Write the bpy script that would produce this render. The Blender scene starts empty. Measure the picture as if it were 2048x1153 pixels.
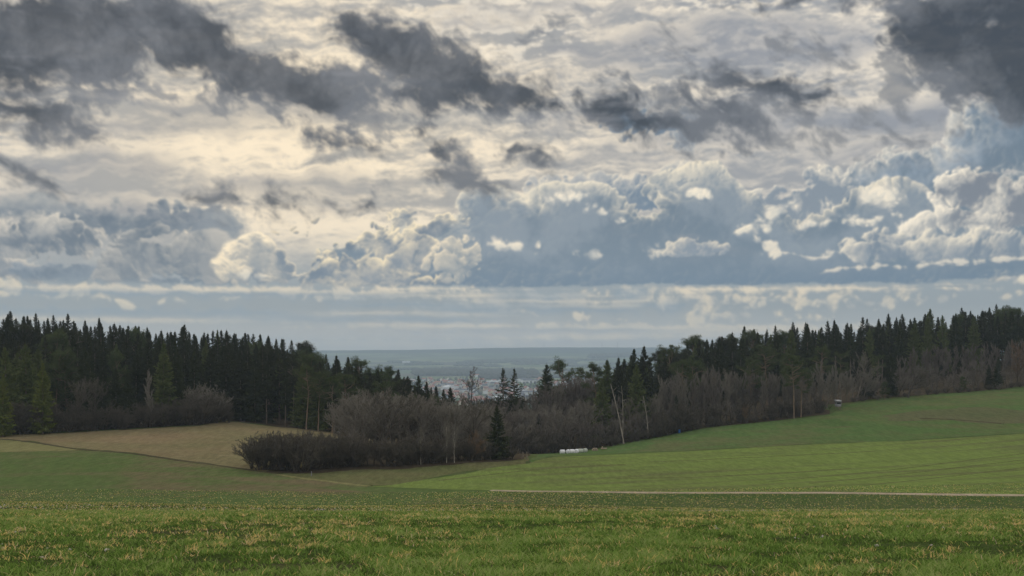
import bpy, math, random
import numpy as np

# ------------------------------------------------------------------ camera, world, sun, exposure
SC = bpy.context.scene
F = 2450.0                       # focal length in photo pixels (photo 2048 wide)
HY = 700.0                       # the row of the true horizon
cam_data = bpy.data.cameras.new("camera")
cam_data.sensor_width = 36.0
cam_data.lens = 36.0 * F / 2048.0
cam_data.shift_y = (HY - 576.5) / 2048.0
cam_data.clip_start = 0.1
cam_data.clip_end = 60000.0
cam = bpy.data.objects.new("camera", cam_data)
SC.collection.objects.link(cam)
cam.location = (0, 0, 1.7)
cam.rotation_euler = (math.radians(90), 0, 0)
SC.camera = cam
SC.view_settings.view_transform = 'Standard'
SC.view_settings.look = 'None'
SC.view_settings.exposure = 0.0
SC.view_settings.gamma = 1.0
SC.view_settings.use_curve_mapping = False
SC.cycles.max_bounces = 5
SC.cycles.diffuse_bounces = 2
SC.cycles.glossy_bounces = 1
SC.cycles.transmission_bounces = 2
SC.cycles.transparent_max_bounces = 4
SC.cycles.volume_bounces = 1
SC.cycles.use_denoising = True
SC.cycles.sample_clamp_indirect = 2.0

def lin(c):
    """sRGB 0-255 to linear"""
    out = []
    for v in c[:3]:
        v = v / 255.0
        out.append(v / 12.92 if v <= 0.04045 else ((v + 0.055) / 1.055) ** 2.4)
    return tuple(out) + (1.0,)

# ---- a small language for node trees
class V:
    """a value in a node tree: socket, number or vector"""
    def __init__(s, nt, x): s.nt, s.x = nt, x
    def _m(s, op, *a):
        n = s.nt.nodes.new('ShaderNodeMath'); n.operation = op
        for i, q in enumerate((s,) + a):
            q = q.x if isinstance(q, V) else q
            if isinstance(q, (int, float)): n.inputs[i].default_value = q
            else: s.nt.links.new(q, n.inputs[i])
        return V(s.nt, n.outputs[0])
    def __add__(s, o): return s._m('ADD', o)
    __radd__ = __add__
    def __sub__(s, o): return s._m('SUBTRACT', o)
    def __rsub__(s, o): return V(s.nt, o)._m('SUBTRACT', s)
    def __mul__(s, o): return s._m('MULTIPLY', o)
    __rmul__ = __mul__
    def __truediv__(s, o): return s._m('DIVIDE', o)
    def max(s, o): return s._m('MAXIMUM', o)
    def min(s, o): return s._m('MINIMUM', o)
    def smax(s, o, k): return s._m('SMOOTH_MAX', o, k)
    def abs(s): return s._m('ABSOLUTE')
    def step(s, a, b, lo=0.0, hi=1.0):
        n = s.nt.nodes.new('ShaderNodeMapRange'); n.interpolation_type = 'SMOOTHSTEP'
        s.nt.links.new(s.x, n.inputs['Value'])
        for k, q in (('From Min', a), ('From Max', b), ('To Min', lo), ('To Max', hi)):
            if isinstance(q, V): s.nt.links.new(q.x, n.inputs[k])
            else: n.inputs[k].default_value = q
        return V(s.nt, n.outputs[0])

def vec(nt, x, y, z=0.0):
    n = nt.nodes.new('ShaderNodeCombineXYZ')
    for i, q in enumerate((x, y, z)):
        if isinstance(q, V): nt.links.new(q.x, n.inputs[i])
        else: n.inputs[i].default_value = q
    return n.outputs[0]

def vmath(nt, op, a, b=None, scale=None):
    n = nt.nodes.new('ShaderNodeVectorMath'); n.operation = op
    for i, q in enumerate((a, b)):
        if q is None: continue
        if isinstance(q, tuple): n.inputs[i].default_value = q
        else: nt.links.new(q, n.inputs[i])
    if scale is not None:
        if isinstance(scale, V): nt.links.new(scale.x, n.inputs['Scale'])
        else: n.inputs['Scale'].default_value = scale
    return n.outputs[1] if op in ('LENGTH', 'DISTANCE', 'DOT_PRODUCT') else n.outputs[0]

def noise(nt, p, scale, detail=5.0, rough=0.55, lac=2.0, color=False, dist=0.0, kind='FBM'):
    n = nt.nodes.new('ShaderNodeTexNoise'); n.noise_dimensions = '3D'
    n.noise_type = kind
    n.normalize = True
    nt.links.new(p, n.inputs['Vector'])
    n.inputs['Scale'].default_value = scale; n.inputs['Detail'].default_value = detail
    n.inputs['Roughness'].default_value = rough; n.inputs['Lacunarity'].default_value = lac
    n.inputs['Distortion'].default_value = dist
    return n.outputs['Color'] if color else V(nt, n.outputs[0])

def voro(nt, p, scale, smooth=0.3, feature='SMOOTH_F1', detail=0.0, rough=0.5):
    n = nt.nodes.new('ShaderNodeTexVoronoi'); n.feature = feature; n.voronoi_dimensions = '2D'
    nt.links.new(p, n.inputs['Vector']); n.inputs['Scale'].default_value = scale
    n.inputs['Detail'].default_value = detail; n.inputs['Roughness'].default_value = rough
    if feature == 'SMOOTH_F1': n.inputs['Smoothness'].default_value = smooth
    return V(nt, n.outputs['Distance'])

def mapping(nt, p, loc=(0, 0, 0), rot=0.0, scale=(1, 1, 1), kind='POINT'):
    n = nt.nodes.new('ShaderNodeMapping'); n.vector_type = kind
    nt.links.new(p, n.inputs['Vector'])
    n.inputs['Location'].default_value = loc; n.inputs['Rotation'].default_value = (0, 0, rot)
    n.inputs['Scale'].default_value = scale
    return n.outputs[0]

def mix(nt, f, a, b):
    n = nt.nodes.new('ShaderNodeMix'); n.data_type = 'RGBA'; n.clamp_factor = True
    for q, i in ((f, 0), (a, 6), (b, 7)):
        if isinstance(q, V): q = q.x
        if isinstance(q, (float, int)): n.inputs[i].default_value = q
        elif isinstance(q, tuple): n.inputs[i].default_value = q
        else: nt.links.new(q, n.inputs[i])
    return n.outputs[2]

def ramp(nt, f, stops, interp='LINEAR'):
    n = nt.nodes.new('ShaderNodeValToRGB'); n.color_ramp.interpolation = interp
    cr = n.color_ramp
    while len(cr.elements) > 1: cr.elements.remove(cr.elements[-1])
    cr.elements[0].position = stops[0][0]; cr.elements[0].color = stops[0][1]
    for pos, col in stops[1:]:
        e = cr.elements.new(pos); e.color = col
    nt.links.new(f.x, n.inputs[0])
    return n.outputs[0]

# ---- sun: veiled by cloud, high ahead and a little to the left
SUN_EL, SUN_AZ = math.radians(30), math.radians(-16)     # azimuth from +Y towards +X
sun_data = bpy.data.lights.new("sun", 'SUN')
sun_data.energy = 1.1
sun_data.angle = math.radians(10)
sun_data.color = (1.0, 0.93, 0.82)
sun = bpy.data.objects.new("sun", sun_data)
SC.collection.objects.link(sun)
sun.rotation_euler = (math.radians(90) - SUN_EL, 0, math.pi - SUN_AZ)

# ---- the clouds: computed here, in directions over the horizon, as layers of lit vapour
KX0, KX1, KY0, KY1 = -1650.0, 1650.0, -640.0, 760.0        # angular pixels: 1000 / F rad each, y counted down, 700 = horizon
KW, KH = int(KX1 - KX0), int(KY1 - KY0)
rs = np.random.RandomState(11)
TN = 2048
_f = np.fft.fftfreq(TN) * 1.0

def tile(l0, l1, slope=1.0, ax=1.0, ay=1.0, rot=0.0, seed=0):
    """periodic band-limited noise, wavelengths l0 to l1 pixels; std 1"""
    r = np.random.RandomState(seed)
    w = np.fft.rfft2(r.standard_normal((TN, TN)).astype(np.float32))
    fy, fx = _f[:, None], np.abs(_f[None, :TN // 2 + 1])
    c, s_ = math.cos(rot), math.sin(rot)
    gx, gy = (fx * c + fy * s_) * ax, (-fx * s_ + fy * c) * ay
    k = np.sqrt(gx * gx + gy * gy) + 1e-9
    a = k ** (-slope - 1.0) * np.exp(-(1.0 / (l0 * k)) ** 4) * np.exp(-(k * l1) ** 2)
    t = np.fft.irfft2(w * a, s=(TN, TN)).astype(np.float32)
    return t / t.std()

def look(t, x, y):
    xi = np.floor(x); yi = np.floor(y)
    fx = (x - xi).astype(np.float32); fy = (y - yi).astype(np.float32)
    x0 = xi.astype(np.int32) & (TN - 1); y0 = yi.astype(np.int32) & (TN - 1)
    x1 = (x0 + 1) & (TN - 1); y1 = (y0 + 1) & (TN - 1)
    return (t[y0, x0] * (1 - fx) + t[y0, x1] * fx) * (1 - fy) + (t[y1, x0] * (1 - fx) + t[y1, x1] * fx) * fy

def sm(x, a, b):
    t = np.clip((x - a) / (b - a), 0, 1)
    return t * t * (3 - 2 * t)

kx, ky = np.meshgrid(np.arange(KW, dtype=np.float32) + KX0 + 1024.5, np.arange(KH, dtype=np.float32) + KY0 + 0.5)

def angpx(px, py):
    x, y = px - 1024.0, HY - py
    return 1024 + math.atan2(x, F) * F, HY - math.atan2(y, math.hypot(F, x)) * F

def sdist(x, y, lst, k=18.0):
    """signed pixel distance into a soft union of ellipses (positive inside)"""
    acc = np.full(x.shape, -400.0, np.float32)
    for cx, cy, rx, ry, rot in lst:
        cx, cy = angpx(cx, cy)
        R = max(rx, ry) * 1.3 + 260
        i0, i1 = int(max(0, cy - R - KY0)), int(min(KH, cy + R - KY0))
        j0, j1 = int(max(0, cx - 1024 - R - KX0)), int(min(KW, cx - 1024 + R - KX0))
        if i1 <= i0 or j1 <= j0: continue
        sl = (slice(i0, i1), slice(j0, j1))
        c, s_ = math.cos(math.radians(rot)), math.sin(math.radians(rot))
        ax, ay = x[sl] - cx, y[sl] - cy
        u, v = (ax * c + ay * s_) / rx, (-ax * s_ + ay * c) / ry
        q = np.sqrt(u * u + v * v) + 1e-6
        g = np.sqrt((u / rx) ** 2 + (v / ry) ** 2) + 1e-6
        d = (1 - q) * q / g            # first-order distance to the ellipse
        d = np.minimum(d, min(rx, ry))
        a = acc[sl]
        h = np.clip(0.5 + 0.5 * (d - a) / k, 0, 1)
        acc[sl] = a * (1 - h) + d * h + k * h * (1 - h)
    return acc

T_warp1, T_warp2 = tile(190, 14, 1.35, seed=1), tile(190, 14, 1.35, seed=2)
T_soft = tile(420, 30, 1.2, seed=3)
T_rag = tile(150, 2.0, 0.62, seed=4)
T_streak = tile(420, 3, 0.75, ax=3.0, ay=0.34, seed=5)
T_fine = tile(70, 2.0, 0.5, ax=1.6, ay=0.62, seed=6)
T_wisp = tile(110, 2.0, 0.55, ax=1.35, ay=0.7, rot=math.radians(30), seed=7)
T_bil = sum(np.abs(tile(l * 1.5, l * 0.28, 1.0, seed=20 + i)) * l for i, l in enumerate((64, 34, 18, 10, 5.5)))
T_bil = ((T_bil - T_bil.mean()) / T_bil.std()).astype(np.float32)
T_lump = sum(np.abs(tile(l * 1.5, l * 0.4, 1.2, seed=20 + i)) * l for i, l in enumerate((64, 34, 18)))
T_lump = ((T_lump - T_lump.mean()) / T_lump.std()).astype(np.float32)

wx, wy = look(T_warp1, kx, ky), look(T_warp2, kx, ky)
def W2(a): return kx + wx * (a * 0.5), ky + wy * (a * 0.5)
rag = look(T_rag, *W2(6)); soft = look(T_soft, kx, ky)
bil = look(T_bil, *W2(5)); lump = look(T_lump, *W2(5)); wisp = look(T_wisp, *W2(9))
alt = (HY - ky)                                             # height over the horizon

def L(*c): return np.array(lin(c)[:3], np.float32)
def mx(a, b, m):
    m = np.clip(m, 0, 1)[..., None]
    return a * (1 - m) + b * m
def grad(v, stops):
    xs = [s_[0] for s_ in stops]
    return np.stack([np.interp(v, xs, [lin(s_[1])[i] for s_ in stops]) for i in range(3)], -1).astype(np.float32)

# distance from the veiled sun and the direction of its light, per pixel
sx, sy = 640.0, -250.0
lx, ly = sx - kx, sy - ky
ln = np.sqrt(lx * lx + ly * ly) + 1; lx /= ln; ly /= ln
glow = np.exp(-((kx - 600) / 620) ** 2 - ((ky - 260) / 330) ** 2)

# high veil: cream where thin, grey where thick, combed nearly level
img = grad(alt, [(-60, (190, 186, 178)), (0, (192, 188, 180)), (22, (182, 181, 178)), (50, (160, 166, 168)), (85, (144, 154, 160)), (130, (144, 155, 162)), (210, (158, 163, 166)),
                 (300, (172, 170, 164)), (420, (184, 176, 162)), (700, (182, 180, 174)), (1200, (170, 172, 178))])
st = look(T_streak, kx + wx * 6, ky + wy * 4 + kx * 0.05) * 0.75 + look(T_fine, *W2(5)) * 0.30 + rag * 0.08
vc = mx(L(218, 208, 192), L(238, 220, 190), glow)
vg = mx(L(154, 158, 164), L(176, 171, 162), glow)
img = mx(img, mx(vg, vc, sm(st * 1.1 - 0.15 + 0.5 * glow, -1.5, 1.6)), sm(alt, 120, 250) * 0.95)
# relief of the high altocumulus sheet at the top centre
mack = sm(look(T_fine, kx * 1.0, ky * 1.0) * 0.8 + look(T_streak, kx, ky + 600) * 0.7, 0.1, 1.5) * sm(ky, 330, 60) * sm(kx, 650, 900)
img = mx(img, L(232, 221, 202), mack * 0.55)
bars = sdist(*W2(16), [(600, 215, 330, 30, -3), (1290, 108, 230, 30, 2), (1480, 95, 270, 50, 0), (1880, 235, 200, 36, 0), (600, 372, 240, 20, -2), (200, 330, 150, 30, 0),
    (680, 412, 80, 10, 0), (1240, 318, 110, 7, -3), (1530, 325, 80, 7, -3), (230, 375, 170, 14, 0), (120, 415, 200, 26, 0), (1480, 240, 200, 30, 5), (1100, 20, 160, 10, 0), (960, 60, 80, 8, 0),
    (330, 250, 160, 16, -3), (1800, 300, 160, 14, 0), (1400, 280, 120, 8, 0)], 30)
img = mx(img, mx(L(146, 151, 161), L(158, 156, 154), glow), sm(bars + st * 9, -14, 26) * 0.62)

def heap(lst, body, rim, a=7.0, b=10.0, wp=9.0, fade=9.0, lining=10.0, relief=0.5, up=0.0, flat=None, alpha=1.0, k=16.0, boost=1.0, x=None, inner=0.0, floor=None):
    """one layer of cumulus: outline from ellipses eaten by billows, thin rims let the light through, lumps catch it"""
    global img
    X, Y = W2(wp)
    base = sdist(X, Y, lst, k)
    keep = sm(base, -14, 5)             # no loose flecks outside a cloud
    D = base + ((lump * 0.85 + bil * 0.4) * a + rag * (a * 0.35)) * (0.15 + 0.85 * keep) + soft * b
    E = D if flat is None else np.minimum(D, (flat - ky) * 0.8 + st * 2.2 + rag * 1.2)
    m = sm(E, 0, fade) * alpha
    if m.max() <= 0: return
    # relief: compare with the surface a few pixels towards the sun
    e = lump * 5.0 + rag * 0.6 + np.clip(D, 0, 60) * 0.5
    gy_, gx_ = np.gradient(e)
    rl = -(gx_ * lx + gy_ * ly)
    rl = np.tanh(rl * 0.30)
    by_, bx_ = np.gradient(base + soft * b * 0.6 + lump * 2.5)
    bn = np.sqrt(bx_ * bx_ + by_ * by_) + 1e-4
    face = np.clip(0.55 - 0.55 * (bx_ * lx + by_ * ly) / bn, 0, 1)        # outline turned towards the sun
    wid = lining * 1.5 * np.clip(1 + 0.35 * rag + 0.25 * soft, 0.4, 2.2)
    thin = np.exp(-np.clip(D, 0, 400) / wid) * (0.30 + 0.85 * face)
    light = np.clip(thin * boost + 0.30 * relief * rl * (0.14 + 0.86 * np.exp(-np.clip(D, 0, 400) / 28.0)) + inner * (rag * 0.18 + lump * 0.10 + 0.10 * soft), 0, 1)
    if isinstance(body, tuple): body = mx(L(*body[0]), L(*body[1]), sm(soft + lump * 0.35 + rag * 0.45, -1.5, 1.6))
    if floor is not None: body = mx(body, L(*floor[2]), sm(ky, floor[0], floor[1]))
    img = mx(img, mx(body, L(*rim), light), m)

# the far bank and its towers
R1, R2 = (226, 214, 190), (240, 222, 186)
blue, blue2 = (116, 134, 150), (136, 149, 161)
heap([(2010, 300, 170, 70, -20), (2130, 270, 190, 120, 0), (1980, 275, 60, 40, -40), (1770, 370, 200, 60, -8), (1900, 420, 330, 110, 0), (1740, 410, 120, 90, 0)], (blue, (142, 156, 170)), (220, 212, 196), lining=12, relief=0.75, b=16)
heap([(1250, 400, 210, 48, 3), (1370, 385, 60, 42, 20), (1140, 400, 110, 34, -10), (1260, 240, 70, 44, 10), (1340, 250, 50, 40, 0)], ((118, 138, 157), (150, 158, 167)), (226, 214, 192), lining=7, relief=0.8)
heap([(1560, 430, 120, 66, -20), (1650, 380, 60, 60, 0), (1500, 410, 60, 20, 10)], ((136, 148, 160), (176, 176, 174)), (232, 220, 198), lining=10, relief=1.0, inner=0.7)
heap([(280, 440, 190, 46, 0), (60, 425, 150, 26, 0), (330, 410, 60, 24, 0)], ((106, 122, 138), (132, 142, 152)), (172, 172, 168), lining=16, relief=0.3, fade=22)
main = [(1250, 500, 330, 100, 3), (1110, 455, 180, 56, -8), (960, 520, 170, 70, 0), (1500, 520, 420, 84, 2), (1640, 560, 430, 50, 0), (1870, 545, 330, 40, 0), (1760, 470, 190, 90, 0),
        (1350, 480, 260, 100, 0), (760, 520, 160, 60, 0), (1150, 560, 450, 60, 0), (1450, 440, 60, 40, 0), (930, 450, 80, 30, -30), (2050, 500, 160, 90, 0)]
heap(main, (blue, blue2), R1, lining=8, relief=0.55, flat=574, b=20, k=40, floor=(500, 580, (104, 126, 146)), fade=4)
# heaps in front of it
heap([(60, 482, 120, 40, 0), (152, 468, 52, 28, 15), (30, 540, 70, 30, 0)], ((106, 121, 136), (140, 147, 154)), (206, 198, 184), lining=9, relief=0.7, flat=592, inner=0.3, a=6)
heap([(120, 545, 100, 26, 0), (280, 560, 190, 18, 0), (420, 540, 100, 30, 0)], ((96, 115, 133), (116, 132, 147)), (150, 158, 166), lining=14, relief=0.4, flat=583, fade=14)
heap([(268, 500, 42, 46, 0), (240, 540, 50, 44, 0), (335, 512, 90, 40, 0), (420, 530, 70, 36, 0), (300, 470, 26, 26, 0)], ((104, 120, 135), (136, 143, 150)), (184, 180, 172), lining=10, relief=0.7, flat=577, inner=0.3, a=7)
heap([(510, 498, 26, 22, 0), (548, 524, 56, 40, 14), (592, 552, 44, 24, 12), (500, 548, 50, 18, 0)], ((120, 134, 148), (150, 156, 160)), (244, 226, 194), lining=9, relief=0.9, flat=584, inner=0.35, a=8, boost=1.1)
heap([(670, 505, 70, 20, -24), (755, 478, 50, 32, 0), (720, 548, 130, 36, 0), (830, 505, 50, 46, 0), (810, 565, 110, 22, 0), (850, 465, 90, 24, -22), (800, 440, 50, 10, -20)], ((108, 126, 144), (140, 149, 158)), R2, lining=11, relief=0.95, flat=577, inner=0.35, a=8, boost=1.1)
heap([(905, 532, 56, 38, 0), (922, 500, 38, 22, 0)], ((130, 143, 154), (160, 164, 164)), (230, 214, 186), lining=9, relief=0.9, flat=575, inner=0.4, a=8)
heap([(605, 462, 34, 20, 0), (618, 445, 20, 18, 0), (570, 470, 20, 10, 0)], ((136, 142, 148), (168, 168, 162)), (218, 202, 172), lining=10, relief=0.6, a=7, fade=8)
# small lit puffs hanging before the bank
heap([(1014, 491, 38, 13, 0), (1078, 492, 11, 9, 0), (1183, 510, 36, 11, -8), (1283, 409, 28, 11, -14), (1320, 505, 34, 18, -10), (1755, 388, 44, 26, 0), (1532, 490, 30, 20, 14), (1560, 510, 22, 8, 0),
      (1690, 508, 50, 9, 0), (1660, 446, 70, 10, 5), (1720, 440, 40, 16, 0), (1792, 428, 20, 9, 0), (1545, 430, 46, 16, -30), (1510, 455, 40, 10, -20), (510, 548, 34, 10, 0), (592, 552, 22, 8, 0), (2040, 560, 44, 18, 0),
      (1130, 395, 60, 12, -8), (1190, 416, 34, 12, 24), (1240, 440, 12, 10, 0), (1400, 395, 30, 12, 20), (1050, 385, 26, 8, 0), (1010, 395, 20, 8, 0)],
     ((166, 171, 174), (204, 200, 188)), (234, 221, 198), lining=13, relief=0.9, a=6, b=2, wp=7, fade=22, k=8, inner=0.45)
heap([(1400, 492, 64, 30, 4), (1365, 500, 40, 20, -10)], ((132, 146, 160), (146, 156, 166)), (224, 212, 190), lining=8, relief=0.9, a=6, b=3, fade=5, flat=520)
heap([(1945, 382, 78, 46, 0), (2050, 400, 110, 44, 0), (1880, 442, 84, 26, -10), (1990, 440, 140, 30, 0)], ((130, 138, 149), (160, 164, 167)), (238, 226, 204), lining=13, relief=1.0, a=5, b=3, inner=0.35, k=10)
heap([(1740, 508, 60, 18, -8), (1850, 503, 150, 32, 0), (1980, 500, 200, 34, -3), (1775, 480, 40, 20, 0)], ((120, 136, 152), (136, 148, 160)), (232, 220, 197), lining=9, relief=0.9, a=5, b=3, flat=534, inner=0.12)
heap([(1860, 528, 200, 5, -3), (1620, 512, 40, 4, 6), (2020, 520, 120, 4, -4)], ((206, 202, 190), (216, 208, 194)), (232, 220, 198), a=3, b=1, wp=4, fade=8, k=4, alpha=0.8)
# broken pale streaks low over the horizon
heap([(205, 598, 66, 7, 8), (120, 586, 50, 9, -4), (155, 575, 16, 6, 0), (450, 598, 30, 5, 0), (320, 600, 8, 4, 0), (365, 603, 14, 4, 0), (540, 597, 18, 4, 0), (512, 598, 6, 4, 0), (0, 570, 34, 20, 0), (-60, 590, 60, 20, 0)],
     ((172, 177, 176), (198, 193, 180)), (220, 208, 184), a=4, b=1, wp=7, fade=15, k=4, lining=12, relief=0.6, alpha=0.85)
heap([(900, 598, 70, 5, 3), (960, 603, 40, 4, 5), (660, 590, 40, 7, 0), (840, 592, 26, 8, 0), (1050, 628, 34, 7, 6), (1165, 634, 18, 12, 0), (1222, 648, 18, 5, 0), (1030, 646, 14, 4, 0), (1250, 640, 12, 4, 0)],
     ((180, 180, 174), (208, 200, 184)), (226, 213, 188), a=5, b=1, wp=7, fade=15, k=4, lining=14, alpha=0.8)
heap([(1560, 600, 290, 18, 1), (1430, 630, 70, 22, 0), (1760, 596, 110, 12, 0), (1990, 570, 50, 16, 0), (2050, 596, 60, 10, 0), (1620, 638, 60, 8, 0), (1180, 585, 40, 5, 0), (1280, 588, 30, 8, 0), (1900, 600, 40, 6, 0)],
     ((172, 174, 172), (200, 194, 180)), (226, 212, 186), a=9, b=3, wp=10, fade=26, k=10, lining=16, alpha=0.8, inner=0.4)
for (px, py, rx, ry, a_) in [(300, 578, 260, 3, .45), (1000, 592, 260, 3, .4), (250, 640, 260, 3, .35), (1480, 662, 180, 4, .35), (820, 628, 160, 3, .3), (1120, 676, 130, 3, .4), (600, 583, 300, 2.5, .5), (840, 578, 90, 3, .6), (1150, 603, 150, 2, .5), (900, 652, 160, 2, .5), (1350, 655, 260, 2.5, .5), (990, 684, 70, 3, .4), (1560, 578, 200, 3, .6), (470, 577, 120, 2, .5), (1120, 612, 160, 2, .3), (740, 686, 160, 5, .3), (1250, 672, 200, 4, .3)]:
    d = sdist(kx + wx * 5, ky + wy * 0.9, [(px, py, rx, ry, 0)], 4)
    img = mx(img, L(224, 211, 188), sm(d + wisp * 2.2, -6, 5) * min(1.0, a_ * 1.5))
lowd = sdist(*W2(3), [(420, 588, 420, 5, 0), (1080, 593, 90, 9, 0), (1262, 590, 40, 12, 0), (900, 612, 200, 6, 0), (300, 625, 260, 8, 0), (1150, 660, 220, 3, 0), (1330, 612, 50, 8, 0), (700, 640, 260, 7, 0), (1060, 620, 200, 8, 0)], 10)
img = mx(img, L(128, 148, 164), sm(lowd + wisp * 3, -8, 8) * 0.55)
# a faint fan of rays under the bank
ang = np.arctan2(kx - 1000, ky + 500)
ray = np.interp(ang, np.linspace(-2, 2, 400), np.convolve(np.random.RandomState(5).standard_normal(400), np.ones(3) / 3, 'same'))
img = img * (1 + (0.035 * ray * sm(ky, 540, 600) * sm(np.abs(kx - 1000), 700, 300))[..., None]).astype(np.float32)

# near dark clouds, ragged and soft
dark = [(-60, 90, 330, 70, 0), (190, 60, 260, 66, -4), (330, 40, 130, 54, 10), (420, 110, 190, 56, 22), (520, 150, 200, 42, 16), (620, 166, 130, 36, 12), (170, 140, 60, 24, 0), (20, 135, 110, 34, 0),
        (735, 80, 74, 38, 24), (690, 62, 30, 20, 0), (860, 130, 170, 62, 20), (980, 175, 120, 40, 14), (870, 195, 100, 28, 0), (1075, 205, 70, 24, 16), (715, 160, 70, 16, 0),
        (60, 230, 90, 34, 12), (135, 255, 66, 22, 10), (640, 275, 44, 18, 20), (700, 294, 56, 15, 8), (865, 280, 44, 18, 34), (905, 315, 40, 16, 20), (945, 368, 64, 18, 20), (1062, 306, 56, 16, 20), (880, 348, 26, 9, 0),
        (1245, 225, 92, 38, 24), (1335, 250, 74, 24, 14), (1405, 215, 50, 16, 30), (1480, 165, 60, 14, 0), (1470, 232, 70, 22, 34), (1570, 182, 92, 28, 12), (1425, 155, 50, 10, -5), (1860, 50, 80, 66, 0), (1960, 110, 160, 76, 22), (2070, 150, 160, 90, 12), (1960, 10, 80, 50, 0), (2120, 30, 140, 120, 0),
        (1600, 0, 110, 7, 0), (436, 396, 44, 16, 6), (556, 400, 26, 22, 20), (590, 422, 28, 9, 24), (40, 345, 70, 14, 20), (690, 413, 44, 6, 0), (1010, 190, 60, 30, 30)]
mid_ = [(1340, 250, 80, 26, 6), (1640, 265, 90, 16, 6), (1740, 282, 100, 14, 4), (1695, 98, 12, 30, -28), (1610, 98, 70, 22, 4), (1712, 205, 7, 40, -34), (1360, 90, 60, 14, 5), (760, 366, 18, 9, 0), (1920, 228, 6, 30, -18),
        (760, 232, 100, 20, 10), (150, 190, 110, 24, 0), (400, 196, 160, 18, 5), (1000, 232, 140, 16, 0), (1350, 200, 160, 22, 12), (1790, 150, 40, 70, 0), (1500, 270, 130, 18, 8), (740, 250, 50, 26, 20), (1540, 210, 90, 20, 20), (1080, 60, 50, 12, -10)]
X, Y = W2(13)
dd = sdist(X, Y, mid_, 22) + wisp * 10 + rag * 6 + soft * 5
img = mx(img, L(128, 132, 138), sm(dd, -14, 26) * 0.72)
ds = sdist(X, Y, dark, 26)
D = ds + wisp * 5 + rag * 6 + bil * 3 + soft * 5
m = sm(D, -22, 27)
e = rag * 0.8 + lump * 1.6 + soft * 3
gy_, gx_ = np.gradient(e)
rl = np.tanh(-(gx_ * lx + gy_ * ly) * 0.6)
lit = np.clip(0.34 + 0.34 * soft + 0.07 * bil + 0.16 * rl + 0.10 * rag - sm(ds, 0, 60) * 0.22 + 0.5 * np.exp(-np.clip(D, 0, 200) / 14), 0, 1)
# upper sides of the near clouds are paler than their bases
img = mx(img, mx(L(70, 79, 91), L(116, 121, 129), lit), m * 0.95)
# thin vapour in front of everything
img = mx(img, L(150, 152, 158), sm(look(T_streak, kx + 500, ky + 300) + wisp * 0.4, 1.2, 3.0) * 0.3 * sm(alt, 150, 260))
# soften like distant vapour, then set the contrast of the whole sheet
kr = np.exp(-np.arange(-4, 5) ** 2 / (2 * 1.25 ** 2)); kr /= kr.sum()
for ax_ in (0, 1):
    img = sum(np.roll(img, i - 4, ax_) * np.float32(kr[i]) for i in range(9))
lum = img.mean(-1, keepdims=True)
img = img * (1.06 * np.clip(lum / 0.42, 0.05, 3) ** (0.30 * sm(alt, 90, 300))[..., None]).astype(np.float32)
img = np.clip(img, 0.0, 2.0)

sky_img = bpy.data.images.new("cloud_sky", KW, KH, alpha=False, float_buffer=True)
sky_img.colorspace_settings.name = 'Non-Color'
buf = np.ones((KH, KW, 4), np.float32)
buf[..., :3] = img[::-1]
sky_img.pixels.foreach_set(buf.ravel()); sky_img.update()
del buf

world = bpy.data.worlds.new("World")
SC.world = world
world.use_nodes = True
world.cycles.sampling_method = 'MANUAL'
world.cycles.sample_map_resolution = 1024
nt = world.node_tree
nt.nodes.clear()
out = nt.nodes.new('ShaderNodeOutputWorld')
bg = nt.nodes.new('ShaderNodeBackground'); bg.inputs['Strength'].default_value = 0.1
nt.links.new(bg.outputs[0], out.inputs[0])
sky = nt.nodes.new('ShaderNodeTexSky'); sky.sky_type = 'NISHITA'; sky.sun_disc = False
sky.sun_elevation = SUN_EL; sky.sun_rotation = SUN_AZ
tc = nt.nodes.new('ShaderNodeTexCoord')
sep = nt.nodes.new('ShaderNodeSeparateXYZ'); nt.links.new(tc.outputs['Generated'], sep.inputs[0])
dx, dy, dz = (V(nt, sep.outputs[i]) for i in range(3))
az = dx._m('ARCTAN2', dy)
el = dz._m('ARCSINE')
tu = (az * F - KX0) / (KX1 - KX0)
tv = (el * F - (HY - KY1)) / (KY1 - KY0)
tex = nt.nodes.new('ShaderNodeTexImage'); tex.image = sky_img; tex.extension = 'EXTEND'; tex.interpolation = 'Cubic'
nt.links.new(vec(nt, tu, tv), tex.inputs[0])
over = mix(nt, noise(nt, tc.outputs['Generated'], 3.0, 4.0, 0.55).step(0.35, 0.65), lin((150, 155, 166)), lin((236, 228, 214)))
off = el.step(0.40, 0.52).max(az.abs().step(0.52, 0.66))
col = mix(nt, off, tex.outputs[0], over)
# cloud radiances stand on the Nishita sky's own scale (background strength 0.1); a little of that sky shows through
cl = vmath(nt, 'SCALE', col, scale=10.0)
veiled = mix(nt, 0.98, sky.outputs[0], cl)
gain = vmath(nt, 'SCALE', veiled, scale=off._m('MULTIPLY_ADD', 0.35, 1.0))
nt.links.new(gain, bg.inputs['Color'])

# ------------------------------------------------------------------ helpers for objects and materials
def link_mesh(name, verts, faces, mats=(), fmat=None, smooth=False, parent=None, uvattr=None):
    """one mesh object from numpy arrays; faces is an (n,3) or (n,4) array or a list of such arrays"""
    me = bpy.data.meshes.new(name)
    me_fill(me, verts, faces, fmat, smooth)
    for m in mats: me.materials.append(m)
    if uvattr:
        for k, v in uvattr.items():
            a = me.attributes.new(k, 'FLOAT', 'POINT'); a.data.foreach_set('value', np.asarray(v, np.float32))
    ob = bpy.data.objects.new(name, me)
    SC.collection.objects.link(ob)
    if parent is not None: ob.parent = parent
    return ob

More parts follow.
